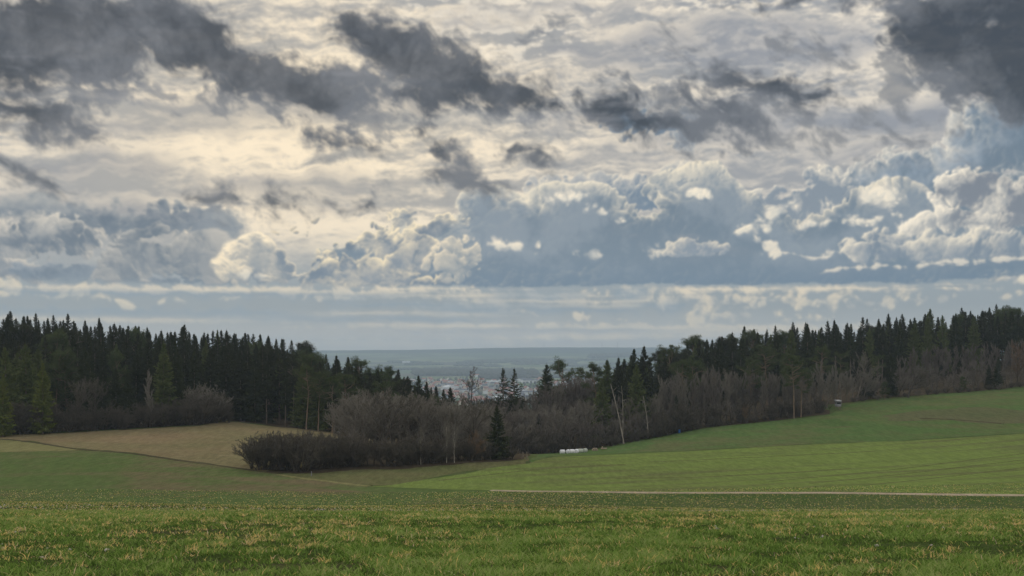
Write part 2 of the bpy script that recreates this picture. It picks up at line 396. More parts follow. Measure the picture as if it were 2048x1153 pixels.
def me_fill(me, verts, faces, fmat=None, smooth=False):
    verts = np.ascontiguousarray(verts, np.float32)
    fl = faces if isinstance(faces, list) else [faces]
    fl = [np.asarray(f, np.int32) for f in fl if len(f)]
    nl = sum(f.size for f in fl); nf = sum(len(f) for f in fl)
    me.vertices.add(len(verts)); me.vertices.foreach_set('co', verts.ravel())
    me.loops.add(nl); me.polygons.add(nf)
    me.loops.foreach_set('vertex_index', np.concatenate([f.ravel() for f in fl]))
    tot = np.concatenate([np.full(len(f), f.shape[1], np.int32) for f in fl])
    st_ = np.concatenate([[0], np.cumsum(tot)[:-1]]).astype(np.int32)
    me.polygons.foreach_set('loop_start', st_)
    me.polygons.foreach_set('loop_total', tot)
    if fmat is not None: me.polygons.foreach_set('material_index', np.asarray(fmat, np.int32))
    if smooth: me.polygons.foreach_set('use_smooth', np.ones(nf, bool))
    me.update(calc_edges=True)

def tag(o, label=None, cat=None, group=None, kind=None):
    if label: o['label'] = label
    if cat: o['category'] = cat
    if group: o['group'] = group
    if kind: o['kind'] = kind
    return o

def mat(name):
    m = bpy.data.materials.new(name); m.use_nodes = True
    t = m.node_tree; b = t.nodes['Principled BSDF']
    b.inputs['Roughness'].default_value = 0.9
    b.inputs['Specular IOR Level'].default_value = 0.0
    return m, t, b

def rgb(r, g, b): return (r, g, b, 1.0)

# ------------------------------------------------------------------ terrain
CAMZ = 1.7
def zpx(d, py): return CAMZ - (py - HY) / F * d
def wx_(px, d): return (px - 1024.0) / F * d

_ctl = [  # photo column, depth in m, photo row of the ground there
    (-400, 170, 996), (0, 165, 992), (500, 160, 995), (1024, 160, 990), (1500, 158, 989), (2048, 150, 993), (2450, 150, 985),
    (-400, 230, 905), (0, 230, 905), (250, 225, 908), (480, 203, 939), (590, 190, 958), (720, 185, 971), (1024, 190, 968), (1500, 190, 960), (2048, 190, 950), (2450, 190, 940),
    (-400, 270, 872), (0, 270, 871), (250, 280, 863), (450, 300, 846), (560, 300, 857), (700, 275, 878), (620, 205, 940), (850, 215, 932), (1050, 228, 922), (960, 290, 905),
    (1100, 300, 907), (1250, 310, 886), (1400, 320, 858), (1550, 325, 842), (1650, 330, 830), (1700, 350, 809), (1900, 370, 788), (2048, 382, 776), (2450, 400, 735),
    (1300, 262, 905), (1550, 262, 893), (1800, 266, 882), (2048, 272, 868), (2450, 280, 845),
]
_pts = [(wx_(a, b), b, zpx(b, c)) for a, b, c in _ctl]
_pts += [(wx_(a, b), b, c) for a, b, c in [
    (-500, 420, -9), (0, 400, -8.5), (200, 400, -10.5), (400, 405, -12.5), (560, 405, -14.5), (650, 395, -18), (750, 385, -22), (850, 380, -26), (950, 380, -28), (1050, 380, -27),
    (1150, 380, -26), (1260, 400, -20.5), (1400, 430, -15), (1540, 450, -11), (1700, 460, -8.5), (1820, 470, -5), (1930, 480, -3), (2048, 480, -2.5), (2500, 490, 0),
    (-500, 520, -8), (200, 520, -11), (600, 520, -22), (1000, 520, -36), (1300, 520, -26), (1700, 540, -10), (2100, 560, -3), (2500, 560, -2)]]
_pts = np.array(_pts)
def _tps_fit(p):
    n = len(p); d = np.hypot(p[:, None, 0] - p[None, :, 0], p[:, None, 1] - p[None, :, 1])
    K = np.where(d > 0, d * d * np.log(d + 1e-9), 0) + np.eye(n) * 60.0
    Q = np.c_[np.ones(n), p[:, :2]]
    A = np.block([[K, Q], [Q.T, np.zeros((3, 3))]])
    return np.linalg.solve(A, np.r_[p[:, 2], 0, 0, 0])
_tw = _tps_fit(_pts)
def tps(x, y):
    r = np.full(x.shape, _tw[-3]) + _tw[-2] * x + _tw[-1] * y
    for (px, py, _), w in zip(_pts, _tw):
        d2 = (x - px) ** 2 + (y - py) ** 2 + 1e-9
        r += w * 0.5 * d2 * np.log(d2)
    return r
def vnoise(x, y, s, seed=0):
    """smooth value noise, one octave, cell s"""
    r = np.random.RandomState(seed).rand(256, 256).astype(np.float32) * 2 - 1
    X, Y = x / s, y / s
    xi, yi = np.floor(X).astype(int), np.floor(Y).astype(int)
    fx, fy = X - xi, Y - yi
    fx, fy = fx * fx * (3 - 2 * fx), fy * fy * (3 - 2 * fy)
    g = lambda i, j: r[j & 255, i & 255]
    return (g(xi, yi) * (1 - fx) + g(xi + 1, yi) * fx) * (1 - fy) + (g(xi, yi + 1) * (1 - fx) + g(xi + 1, yi + 1) * fx) * fy
def fb(x, y, s, o=4, seed=0, r=0.5):
    return sum(vnoise(x, y, s / 2 ** i, seed + i) * r ** i for i in range(o))
_nd = [-60, 0, 6, 12, 20, 40, 70, 110, 140, 160]
_nz = [2.0, 0, -0.15, -0.72, -1.60, -3.85, -7.35, -12.0, -15.7, -18.2]
_far_d = [500, 700, 1000, 1800, 2600, 3000, 4500, 5600, 7000, 8200, 9300, 10500, 12500]
_far_z = [-32, -42, -60, -100, -116, -119, -116, -112, -96, -70, -52, -20, -60]
def terrain(x, y):
    x, y = np.asarray(x, float), np.asarray(y, float)
    d = y
    near = np.interp(d, _nd, _nz)
    # round the corners of the near profile
    near = 0.25 * np.interp(d - 5, _nd, _nz) + 0.5 * near + 0.25 * np.interp(d + 5, _nd, _nz)
    near = np.where(d < 9, np.interp(d, _nd, _nz), near)
    z = near
    ky_ = (d > 118) & (d < 1000)
    if np.any(ky_):
        t = tps(x[ky_], np.minimum(d[ky_], 560.0))
        t = t - np.maximum(d[ky_] - 560, 0) * 0.02
        w = sm(d[ky_], 120, 158)
        z[ky_] = near[ky_] * (1 - w) + t * w
    f_ = d > 560
    if np.any(f_):
        u = x[f_] / d[f_]
        fz = np.interp(d[f_], _far_d, _far_z)
        # ridge heights on the skyline, by bearing
        rid = np.interp(u, [-0.9, -0.4, -0.14, -0.08, 0.0, 0.05, 0.1, 0.14, 0.3, 0.9], [-30, -6, -2, 5, 18, 22, 22, 30, 26, 0]) + 9.0 * fb(x[f_], np.zeros_like(u), 1300, 5, 40)
        w = np.exp(-((d[f_] - 10500) / 1200) ** 2)
        fz = fz * (1 - w) + (rid + CAMZ) * w
        mid = np.exp(-((d[f_] - 8300) / 500) ** 2) * np.interp(u, [-0.15, 0.0, 0.06, 0.1, 0.16], [-4, 0, 6, 18, 30])
        fz = fz + mid + fb(x[f_], d[f_], 1500, 4, 50) * np.interp(d[f_], [560, 2500, 5000, 8000, 12500], [0, 3, 6, 8, 4])
        w = sm(d[f_], 560, 1000)
        z[f_] = z[f_] * (1 - w) + fz * w
    z = z + (vnoise(x, y, 62.0, 77) * 1.0 + vnoise(x, y, 23.0, 78) * 0.16) * np.clip((d - 45) / 50, 0, 1) * np.clip((175 - d) / 50, 0, 1)
    z = z + fb(x, y, 46, 3, 7) * np.interp(d, [0, 60, 140, 400, 700], [0.0, 0.05, 0.16, 0.28, 0.5])
    return z

def tz(x, y): return float(terrain(np.array([x], float), np.array([y], float))[0])

def ground_at(px, py):
    """where the sight line through a photo pixel meets the valley ground (beyond the near crest)"""
    d = np.arange(142.0, 640.0, 0.5)
    g = terrain((px - 1024) / F * d, d)
    ray = CAMZ - (py - HY) / F * d
    k = np.nonzero(ray < g)[0]
    dd = d[k[0]] if len(k) else 640.0
    return (px - 1024) / F * dd, dd

us = np.concatenate([np.linspace(-1.3, -0.52, 40, endpoint=False), np.linspace(-0.52, 0.52, 560), np.linspace(0.52, 1.3, 41)[1:]])
ds_ = np.concatenate([np.arange(-60, 8, 4.0), np.arange(8, 120, 1.0), np.arange(120, 420, 1.1), np.arange(420, 700, 8.0), 700 * (12500 / 700.0) ** (np.arange(0, 121) / 120.0)])
GD, GU = np.meshgrid(ds_, us, indexing='ij')
GX = GU * (np.maximum(GD, 0) + 30.0)
GZ = terrain(GX.ravel(), GD.ravel()).reshape(GX.shape)
NR, NC = GX.shape
gverts = np.stack([GX, GD, GZ], -1).reshape(-1, 3)
_i = (np.arange(NR - 1)[:, None] * NC + np.arange(NC - 1)[None, :]).ravel()
gq = np.stack([_i, _i + 1, _i + NC + 1, _i + NC], -1)
gtri = np.concatenate([gq[:, [0, 1, 2]], gq[:, [0, 2, 3]]])

def field_mat(name, c1, c2, c3=None, s1=0.05, s2=0.4, rows=None, bump=0.4, row_amt=0.5, patch=(0.4, 0.7), speck=0.35):
    """soil and crop colours mixed at several scales, with drilled rows where given"""
    m, t, b = mat(name)
    g = t.nodes.new('ShaderNodeNewGeometry')
    p = g.outputs['Position']
    n1 = noise(t, p, s1, 5.0, 0.6); n2 = noise(t, p, s2, 6.0, 0.68); n3 = noise(t, p, 3.1, 5.0, 0.75)
    n0 = noise(t, mapping(t, p, (0, 0, 0), 0.15, (0.012, 0.055, 1)), 1.0, 4.0, 0.6)
    c = mix(t, (n1 * 0.40 + n2 * 0.25 + n0 * 0.35).step(patch[0], patch[1]), c1, c2)
    if c3 is not None:
        c = mix(t, (n2 * 0.55 + n3 * 0.45).step(0.50, 0.66), c, c3)
    if rows is not None:
        ang_, sp = rows
        q = mapping(t, p, (0, 0, 0), ang_, (1, 1, 1))
        w = t.nodes.new('ShaderNodeTexWave'); w.wave_type = 'BANDS'; w.bands_direction = 'X'
        t.links.new(q, w.inputs['Vector']); w.inputs['Scale'].default_value = 0.314 / sp * 1.0
        w.inputs['Distortion'].default_value = 1.2; w.inputs['Detail'].default_value = 2.0; w.inputs['Detail Scale'].default_value = 0.4
        rw = V(t, w.outputs['Fac']).step(0.62, 0.98) * (n1.step(0.35, 0.65)) * row_amt
        c = mix(t, rw, c, c2)
    # mottling of the real plants, from single tufts to patches some metres across
    n4 = noise(t, mapping(t, p, (0, 0, 0), 0.1, (1.1, 0.22, 1)), 1.0, 4.0, 0.72)
    v = noise(t, p, 9.0, 4.0, 0.8)
    hsv = t.nodes.new('ShaderNodeHueSaturation'); t.links.new(c, hsv.inputs['Color'])
    t.links.new((((v + n3) * 0.5).step(0.3, 0.7, 1 - speck, 1 + speck) * n4.step(0.3, 0.7, 0.84, 1.16)).x, hsv.inputs['Value'])
    t.links.new(hsv.outputs[0], b.inputs['Base Color'])
    bp = t.nodes.new('ShaderNodeBump'); bp.inputs['Strength'].default_value = bump; bp.inputs['Distance'].default_value = 0.25
    t.links.new((n3 + v * 0.5).x, bp.inputs['Height']); t.links.new(bp.outputs[0], b.inputs['Normal'])
    return m

# far country: patchwork of fields in the same ground sheet
m_ground, t, b = mat("ground")
g_ = t.nodes.new('ShaderNodeNewGeometry'); p = g_.outputs['Position']
sepg = t.nodes.new('ShaderNodeSeparateXYZ'); t.links.new(p, sepg.inputs[0])
gy = V(t, sepg.outputs[1])
vor = t.nodes.new('ShaderNodeTexVoronoi'); vor.voronoi_dimensions = '2D'; vor.feature = 'F1'
t.links.new(mapping(t, p, (0, 0, 0), 0.2, (0.0011, 0.0016, 1)), vor.inputs['Vector']); vor.inputs['Scale'].default_value = 1.0
sepc = t.nodes.new('ShaderNodeSeparateColor'); t.links.new(vor.outputs['Color'], sepc.inputs[0])
patchc = ramp(t, V(t, sepc.outputs[0]), [(0.0, rgb(.06, .10, .035)), (0.3, rgb(.11, .16, .06)), (0.5, rgb(.11, .095, .06)), (0.7, rgb(.17, .20, .09)), (0.9, rgb(.06, .05, .04))], 'CONSTANT')
nn = noise(t, p, 0.004, 5.0, 0.6)
farc = mix(t, nn.step(0.45, 0.6), patchc, rgb(.07, .09, .04))
wood = noise(t, mapping(t, p, (0, 0, 0), 0, (0.0008, 0.0011, 1)), 1.0, 6.0, 0.6)
farc = mix(t, wood.step(0.50, 0.54) * gy.step(7500, 9500), farc, rgb(.03, .045, .025))
n2 = noise(t, p, 0.06, 5.0, 0.6); n3 = noise(t, p, 0.7, 6.0, 0.7)
nearc = mix(t, n2.step(0.35, 0.65), rgb(.058, .092, .028), rgb(.078, .100, .038))
nearc = mix(t, n3.step(0.5, 0.75), nearc, rgb(.11, .095, .055))
gz = V(t, sepg.outputs[2])
farc = mix(t, (gz + noise(t, p, 0.002, 4.0, 0.6) * 14.0).step(-22, -14) * gy.step(7600, 7900), farc, rgb(.030, .042, .028))
cc = mix(t, gy.step(600, 1100), nearc, farc)
t.links.new(cc, b.inputs['Base Color'])
ground = tag(link_mesh("ground", gverts, gq, [m_ground], smooth=True), kind='structure')

# ---- fields: thin sheets cut out of the ground mesh along their real boundaries
def world_poly(pxs): return [ground_at(*q) for q in pxs]
def sdf_poly(x, y, poly):
    poly = np.array(poly, float); n = len(poly)
    d = np.full(x.shape, 1e18); ins = np.zeros(x.shape, bool)
    for i in range(n):
        a, b_ = poly[i], poly[(i + 1) % n]
        ex, ey = b_ - a
        wx0, wy0 = x - a[0], y - a[1]
        tt = np.clip((wx0 * ex + wy0 * ey) / (ex * ex + ey * ey + 1e-12), 0, 1)
        d = np.minimum(d, (wx0 - ex * tt) ** 2 + (wy0 - ey * tt) ** 2)
        c = ((a[1] > y) != (b_[1] > y)) & (x < (b_[0] - a[0]) * (y - a[1]) / (b_[1] - a[1] + 1e-12) + a[0])
        ins ^= c
    return np.where(ins, np.sqrt(d), -np.sqrt(d))

def sheet(name, sd, material, off, thick=0.0):
    """the part of the ground mesh where sd > 0, lifted by off"""
    s = sd
    t3 = gtri
    pos = s[t3] > 0
    cnt = pos.sum(1)
    full = t3[cnt == 3]
    part = t3[(cnt > 0) & (cnt < 3)]
    vs = [gverts[full.ravel()]]
    for tri in part:
        o = []
        for i in range(3):
            a, b_ = tri[i], tri[(i + 1) % 3]
            if s[a] > 0: o.append(gverts[a])
            if (s[a] > 0) != (s[b_] > 0):
                f = s[a] / (s[a] - s[b_]); o.append(gverts[a] + (gverts[b_] - gverts[a]) * f)
        for i in range(1, len(o) - 1): vs.append(np.array([o[0], o[i], o[i + 1]]))
    v = np.concatenate(vs).reshape(-1, 3)
    if not len(v): return None
    key = np.round(v[:, :2] * 200).astype(np.int64)
    _, first, inv = np.unique(key[:, 0] * 4000003 + key[:, 1], return_index=True, return_inverse=True)
    v = v[first].copy(); f = inv.reshape(-1, 3)
    f = f[(f[:, 0] != f[:, 1]) & (f[:, 1] != f[:, 2]) & (f[:, 0] != f[:, 2])]
    v[:, 2] += off
    ob = link_mesh(name, v, f, [material], smooth=True)
    return tag(ob, kind='structure')

gx_, gy_w = gverts[:, 0].astype(float), gverts[:, 1].astype(float)
edge_n = fb(gx_, gy_w, 9, 4, 90) * 0.8
def field(name, pxs, material, off, rag_=1.0, extra=None):
    poly = world_poly(pxs) + (extra or [])
    return sheet(name, sdf_poly(gx_, gy_w, poly) + edge_n * rag_, material, off)

m_wheat = field_mat("winter_crop_dull", rgb(.084, .122, .040), rgb(.140, .112, .066), rgb(.105, .120, .050), 0.03, 0.25, rows=(0.35, 2.2), patch=(0.46, 0.60))
m_crop_sunlit = field_mat("winter_crop_sunlit_tint", rgb(.142, .192, .052), rgb(.112, .116, .052), rgb(.112, .148, .046), 0.016, 0.10, rows=(1.15, 9.0), patch=(0.47, 0.66), row_amt=0.8, speck=0.25)  # yellower crop, its colour lightened to paint in the sunlit band on this field
m_upper = field_mat("winter_crop_upper", rgb(.078, .130, .042), rgb(.108, .118, .052), rgb(.098, .115, .048), 0.02, 0.15, rows=(1.2, 6.0), patch=(0.46, 0.60), speck=0.25)
m_meadow = field_mat("dry_meadow", rgb(.200, .152, .088), rgb(.150, .140, .070), rgb(.235, .185, .115), 0.03, 0.3, rows=(1.4, 4.0), patch=(0.4, 0.62), speck=0.25)
m_pale = field_mat("pale_verge", rgb(.165, .165, .070), rgb(.210, .185, .095), rgb(.11, .13, .05), 0.05, 0.4)
m_strip = field_mat("rough_strip", rgb(.105, .118, .048), rgb(.135, .115, .062), rgb(.080, .105, .038), 0.06, 0.4)
m_dirt = field_mat("farm_track_dirt", rgb(.38, .31, .23), rgb(.24, .21, .13), rgb(.44, .37, .28), 0.2, 1.0, speck=0.15)
m_ditch = field_mat("dark_ditch_soil", rgb(.068, .062, .036), rgb(.092, .085, .045), None, 0.2, 1.0)
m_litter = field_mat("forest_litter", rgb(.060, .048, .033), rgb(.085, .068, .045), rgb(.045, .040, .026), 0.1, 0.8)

far_l = [(-260.0, 150.0)]
field("field", [(-420, 905), (0, 905), (170, 901), (250, 907), (480, 939), (590, 957), (720, 972), (850, 979), (1000, 983)], m_wheat, 0.02, extra=[(2, 120.0), (-190, 120.0)])
field("verge", [(-420, 872), (0, 879), (70, 886), (135, 896), (250, 906), (170, 902), (0, 906), (-420, 906)], m_pale, 0.02)
field("meadow", [(-420, 868), (0, 872), (230, 861), (400, 853), (450, 843), (560, 856), (720, 870), (880, 880), (700, 930), (540, 947), (480, 937), (250, 905), (135, 895), (70, 885), (0, 878), (-420, 871)], m_meadow, 0.045)
field("rough_strip", [(480, 939), (700, 928), (1050, 915), (1060, 928), (1000, 934), (860, 958), (770, 972), (720, 972), (590, 957)], m_strip, 0.03)
field("field", [(720, 973), (770, 972), (860, 958), (1000, 934), (1060, 926), (1110, 914), (1300, 906), (1550, 894), (1800, 883), (2048, 868), (2400, 846), (2400, 984), (2048, 991), (1500, 986), (1024, 983), (860, 979)], m_crop_sunlit, 0.02)
field("field", [(1050, 930), (1060, 922), (1110, 908), (1250, 888), (1400, 860), (1550, 843), (1660, 830), (1700, 809), (1900, 788), (2048, 776), (2400, 745), (2400, 845), (2048, 867), (1800, 882), (1550, 893), (1300, 905), (1110, 913)], m_upper, 0.03)
# a browner, trampled patch high on the right slope
field("bare_patch", [(1740, 833), (1830, 824), (1950, 815), (2048, 822), (2200, 822), (2200, 850), (1990, 848), (1900, 842), (1780, 842)], field_mat("thin_crop", rgb(.105, .108, .056), rgb(.078, .102, .042), rgb(.12, .105, .06), 0.05, 0.3), 0.05, 3.0)
def ribbon(name, pxs, half, material, off, kind='structure', wpts=None):
    pts = wpts or [ground_at(*q) for q in pxs]
    P2 = np.array(pts); seg = np.hypot(*np.diff(P2, axis=0).T); L_ = np.r_[0, np.cumsum(seg)]
    n = max(8, int(L_[-1] / 1.0)); q = np.linspace(0, L_[-1], n)
    X, Y = np.interp(q, L_, P2[:, 0]), np.interp(q, L_, P2[:, 1])
    for _ in range(6):
        X[1:-1] = (X[:-2] + 2 * X[1:-1] + X[2:]) / 4; Y[1:-1] = (Y[:-2] + 2 * Y[1:-1] + Y[2:]) / 4
    tx, ty = np.gradient(X), np.gradient(Y); l = np.hypot(tx, ty); nx, ny = -ty / l, tx / l
    rr = np.random.RandomState(int(abs(X[0]) * 7) % 999)
    rows_ = []
    K = 7
    hw = half * (1 + 0.25 * np.convolve(rr.standard_normal(n), np.ones(5) / 5, 'same'))
    for k in range(K):
        s_ = (k / (K - 1) * 2 - 1)
        x_, y_ = X + nx * hw * s_, Y + ny * hw * s_
        rows_.append(np.stack([x_, y_, terrain(x_, y_) + off - 0.25 * abs(s_) ** 6], -1))
    v = np.stack(rows_, 1).reshape(-1, 3)
    i = (np.arange(n - 1)[:, None] * K + np.arange(K - 1)[None]).ravel()
    return tag(link_mesh(name, v, np.stack([i, i + K, i + K + 1, i + 1], -1), [material], smooth=True), kind=kind)
ribbon("farm_track", [(985, 982), (1060, 984), (1250, 986), (1500, 987), (1750, 989), (2048, 992), (2400, 996)], 1.05, m_dirt, 0.12)
m_rut = field_mat("wheel_rut_soil", rgb(.115, .130, .048), rgb(.125, .112, .056), None, 0.3, 1.0)
for pts_ in ([(1540, 964), (1640, 955), (1760, 943), (1900, 926), (2048, 908)], [(1620, 968), (1760, 954), (1900, 938), (2048, 921)], [(1230, 958), (1400, 955), (1560, 948), (1700, 938)], [(1730, 972), (1860, 958), (1980, 944), (2100, 930)], [(1300, 925), (1500, 916), (1750, 903)], [(880, 962), (980, 950), (1100, 938), (1250, 930)]):
    ribbon("wheel_ruts", pts_, 0.34, m_rut, 0.07)
ribbon("footpath", [(560, 951), (600, 958), (650, 963), (700, 970), (740, 974)], 0.9, m_pale, 0.10)
ribbon("ditch", [(-60, 876), (30, 881), (90, 889), (150, 899), (250, 907), (340, 919), (420, 930), (500, 941), (560, 949)], 0.8, m_ditch, 0.09)
ribbon("ditch", [(1840, 838), (1900, 840), (1960, 844), (2005, 849)], 0.7, m_ditch, 0.12)
# litter under the trees
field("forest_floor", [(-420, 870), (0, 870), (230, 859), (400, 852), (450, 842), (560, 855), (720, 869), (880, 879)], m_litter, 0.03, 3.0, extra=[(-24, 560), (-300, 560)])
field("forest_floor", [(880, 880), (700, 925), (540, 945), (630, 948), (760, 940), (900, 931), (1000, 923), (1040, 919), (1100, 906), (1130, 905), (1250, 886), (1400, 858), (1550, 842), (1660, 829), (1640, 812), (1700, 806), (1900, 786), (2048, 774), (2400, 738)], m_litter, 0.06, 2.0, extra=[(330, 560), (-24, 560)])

# ------------------------------------------------------------------ the near field: a young crop with yellow tips
m_near = field_mat("near_soil", rgb(.060, .085, .028), rgb(.095, .080, .050), rgb(.056, .088, .026), 0.12, 1.3, patch=(0.45, 0.62), bump=0.8)
sdn = np.where((gy_w < 124) & (gy_w > -61), 1.0, -1.0) * 1.0
sheet("near_field", np.minimum(124.5 - gy_w, 1.0), m_near, 0.02)
m_blade, t, b = mat("grass_blade")
at = t.nodes.new('ShaderNodeAttribute'); at.attribute_name = 'tone'
ah = t.nodes.new('ShaderNodeAttribute'); ah.attribute_name = 'tip'
green = ramp(t, V(t, at.outputs['Fac']), [(0.0, rgb(.045, .085, .016)), (0.35, rgb(.140, .235, .044)), (0.62, rgb(.260, .390, .090)), (0.75, rgb(.36, .38, .16)), (0.84, rgb(.78, .60, .20)), (0.93, rgb(.78, .52, .24)), (1.0, rgb(.62, .56, .44))])
t.links.new(green, b.inputs['Base Color'])
b.inputs['Roughness'].default_value = 0.6
tr = t.nodes.new('ShaderNodeBsdfTranslucent'); t.links.new(green, tr.inputs[0])
ms = t.nodes.new('ShaderNodeMixShader'); ms.inputs[0].default_value = 0.35
t.links.new(b.outputs[0], ms.inputs[1]); t.links.new(tr.outputs[0], ms.inputs[2])
t.links.new(ms.outputs[0], t.nodes['Material Output'].inputs[0])

def grass(name, d0, d1, dens, hgt, wid, seed):
    r = np.random.RandomState(seed)
    U0 = 0.50; X0 = 14.0
    area = U0 * (d1 * d1 - d0 * d0) + 2 * X0 * (d1 - d0)
    n = int(area * dens)
    q_ = r.rand(n) * area       # equal density over a strip that widens with distance
    d = -X0 / U0 + np.sqrt((d0 + X0 / U0) ** 2 + q_ / U0)
    x = (r.rand(n) * 2 - 1) * (U0 * d + X0)
    # clumps: keep by a patchy density, thin along the drill rows
    cl_ = 0.9 * fb(x, d, 0.34, 2, 310) + 0.6 * fb(x, d, 1.1, 4, 300) + 0.5 * fb(x, d, 7.0, 3, 320)
    row = np.cos((x * 0.28 + d * 0.96) * 2 * math.pi / 0.25)
    keep = r.rand(n) < np.clip(0.60 + cl_ * 0.85 + row * 0.10 * (d < 40), 0.08, 1)
    x, d, cl_ = x[keep], d[keep], cl_[keep]; n = len(x)
    z = terrain(x, d) + np.where(d > 130, 0.01, 0)
    yel = 0.9 * fb(x, d, 0.32, 2, 340) + 0.25 * fb(x, d, 1.3, 2, 345) + 0.35 * fb(x, d, 6.0, 2, 350)
    band = np.interp(d, [14, 22, 30, 45, 52, 60, 75, 124], [0.06, 0.0, 0.10, 0.26, 0.22, 0.06, -0.05, 0.0])
    tone = np.clip(0.27 + 0.32 * cl_ + 0.22 * r.standard_normal(n) - np.interp(d, [50, 110], [0, 0.22]), 0, 0.7) + np.interp(d, [50, 75], [0, 0.0])
    isy = r.rand(n) < np.clip((yel - 0.50 + band * 1.2) * 1.5, 0.025, 0.9)
    tone = np.where(isy, 0.78 + 0.2 * r.rand(n), tone)
    dull = np.interp(d, [55, 80], [0, 1])
    tone = np.where((r.rand(n) < dull * 0.28) & ~isy, 0.72 + 0.28 * r.rand(n), tone)
    h = hgt * (0.55 + 0.9 * r.rand(n)) * (1 + 0.35 * np.clip(cl_, -1, 1)) * np.where(isy, 1.0, 1)
    a = r.rand(n) * 2 * math.pi; w = wid * (0.6 + 0.8 * r.rand(n))
    lean = r.rand(n) ** 0.7 * 1.7 * h; h = h * (0.55 + 0.45 * r.rand(n)); la = r.rand(n) * 2 * math.pi
    ca, sa = np.cos(a) * w * 0.5, np.sin(a) * w * 0.5
    base = np.stack([x, d, z + 0.01], -1)
    side = np.stack([ca, sa, 0 * ca], -1)
    m_ = base + np.stack([np.cos(la) * lean * 0.35, np.sin(la) * lean * 0.35, h * 0.6], -1)
    tp = base + np.stack([np.cos(la) * lean, np.sin(la) * lean, h], -1)
    v = np.stack([base - side, base + side, m_ + side * 0.8, m_ - side * 0.8, tp], 1).reshape(-1, 3)
    i = np.arange(n)[:, None] * 5
    q = i + np.array([[0, 1, 2, 3]]); tri = i + np.array([[3, 2, 4]])
    return v, q, tri, np.repeat(tone, 5)
gv, gqs, gts, gto = [], [], [], []
o_ = 0
for args in ((7.5, 11.5, 420, 0.085, 0.016, 7), (11.5, 24, 620, 0.085, 0.014, 1), (24, 40, 300, 0.090, 0.021, 2), (40, 66, 120, 0.095, 0.032, 3), (66, 138, 34, 0.070, 0.055, 4), (138, 172, 16, 0.070, 0.08, 5)):
    v, q, tri, to = grass('', *args)
    gv.append(v); gqs.append(q + o_); gts.append(tri + o_); gto.append(to); o_ += len(v)
gob = link_mesh("grass", np.concatenate(gv), [np.concatenate(gqs), np.concatenate(gts)], [m_blade], uvattr={'tone': np.concatenate(gto)})
tag(gob, 'young green crop with yellowed tips covering the near field', 'grass', kind='stuff')
del gv, gqs, gts, gto

# ------------------------------------------------------------------ tree builders
def tubes(P0, P1, R0, R1, n=3):
    """open tapered tubes, one per segment"""
    P0, P1 = np.asarray(P0, np.float32), np.asarray(P1, np.float32)
    N = len(P0)
    if not N: return np.zeros((0, 3), np.float32), np.zeros((0, 4), np.int32)
    d = P1 - P0; d /= np.linalg.norm(d, axis=1, keepdims=True) + 1e-9
    up = np.where(np.abs(d[:, 2:3]) > 0.9, np.array([[1.0, 0, 0]]), np.array([[0, 0, 1.0]]))
    a = np.cross(d, up); a /= np.linalg.norm(a, axis=1, keepdims=True); b_ = np.cross(d, a)
    an = np.arange(n) / n * 2 * math.pi
    ring = a[:, None] * np.cos(an)[None, :, None] + b_[:, None] * np.sin(an)[None, :, None]
    v0 = P0[:, None] + ring * np.reshape(R0, (-1, 1, 1)); v1 = P1[:, None] + ring * np.reshape(R1, (-1, 1, 1))
    v = np.concatenate([v0, v1], 1).reshape(-1, 3)
    i = np.arange(N)[:, None, None] * 2 * n; k = np.arange(n)
    f = i + np.stack([k, (k + 1) % n, (k + 1) % n + n, k + n], -1)[None]
    return v, f.reshape(-1, 4)

def merge(parts):
    vs, fs, o = [], {}, 0
    for v, f in parts:
        if not len(v): continue
        vs.append(v); fs.setdefault(f.shape[1], []).append(f + o); o += len(v)
    return np.concatenate(vs), [np.concatenate(x) for x in fs.values()]

def nrm(v): return v / (np.linalg.norm(v, axis=-1, keepdims=True) + 1e-9)

def poly_branches(r, p, d, L_, k, wob, up):
    """grow N branches as k-segment polylines; up bends them towards (or from) the sky"""
    N = len(p); pts = [p]; dirs = [d]
    for i in range(k):
        d = nrm(d + r.standard_normal((N, 3)) * wob + np.array([0, 0, up]) / k)
        p = p + d * (L_ / k)[:, None]
        pts.append(p); dirs.append(d)
    return np.stack(pts, 1), np.stack(dirs, 1)

def spawn(r, pts, dirs, L_, m, t0, t1, ang, lratio, taper=0.5):
    """m children on each polyline between t0 and t1"""
    N, K = pts.shape[:2]; K -= 1
    t_ = t0 + (t1 - t0) * (np.arange(m)[None] + r.rand(N, m)) / m
    x = np.clip(t_, 0, 0.999) * K; i = x.astype(int); f = (x - i)[..., None]
    n = np.arange(N)[:, None]
    p = pts[n, i] * (1 - f) + pts[n, i + 1] * f
    d = dirs[n, i + 1]
    rnd = nrm(np.cross(d, r.standard_normal(d.shape)))
    a = ang[0] + (ang[1] - ang[0]) * r.rand(N, m, 1)
    c = nrm(d * np.cos(a) + rnd * np.sin(a))
    l = L_[:, None] * lratio * (1 - taper * t_) * (0.7 + 0.6 * r.rand(N, m))
    return p.reshape(-1, 3), c.reshape(-1, 3), l.reshape(-1), t_.reshape(-1)

def segs(pts, r0, r1):
    N, K = pts.shape[:2]; K -= 1
    q = np.linspace(0, 1, K + 1)[None]
    rad = r0[:, None] * (1 - q) + r1[:, None] * q
    return pts[:, :-1].reshape(-1, 3), pts[:, 1:].reshape(-1, 3), rad[:, :-1].ravel(), rad[:, 1:].ravel()

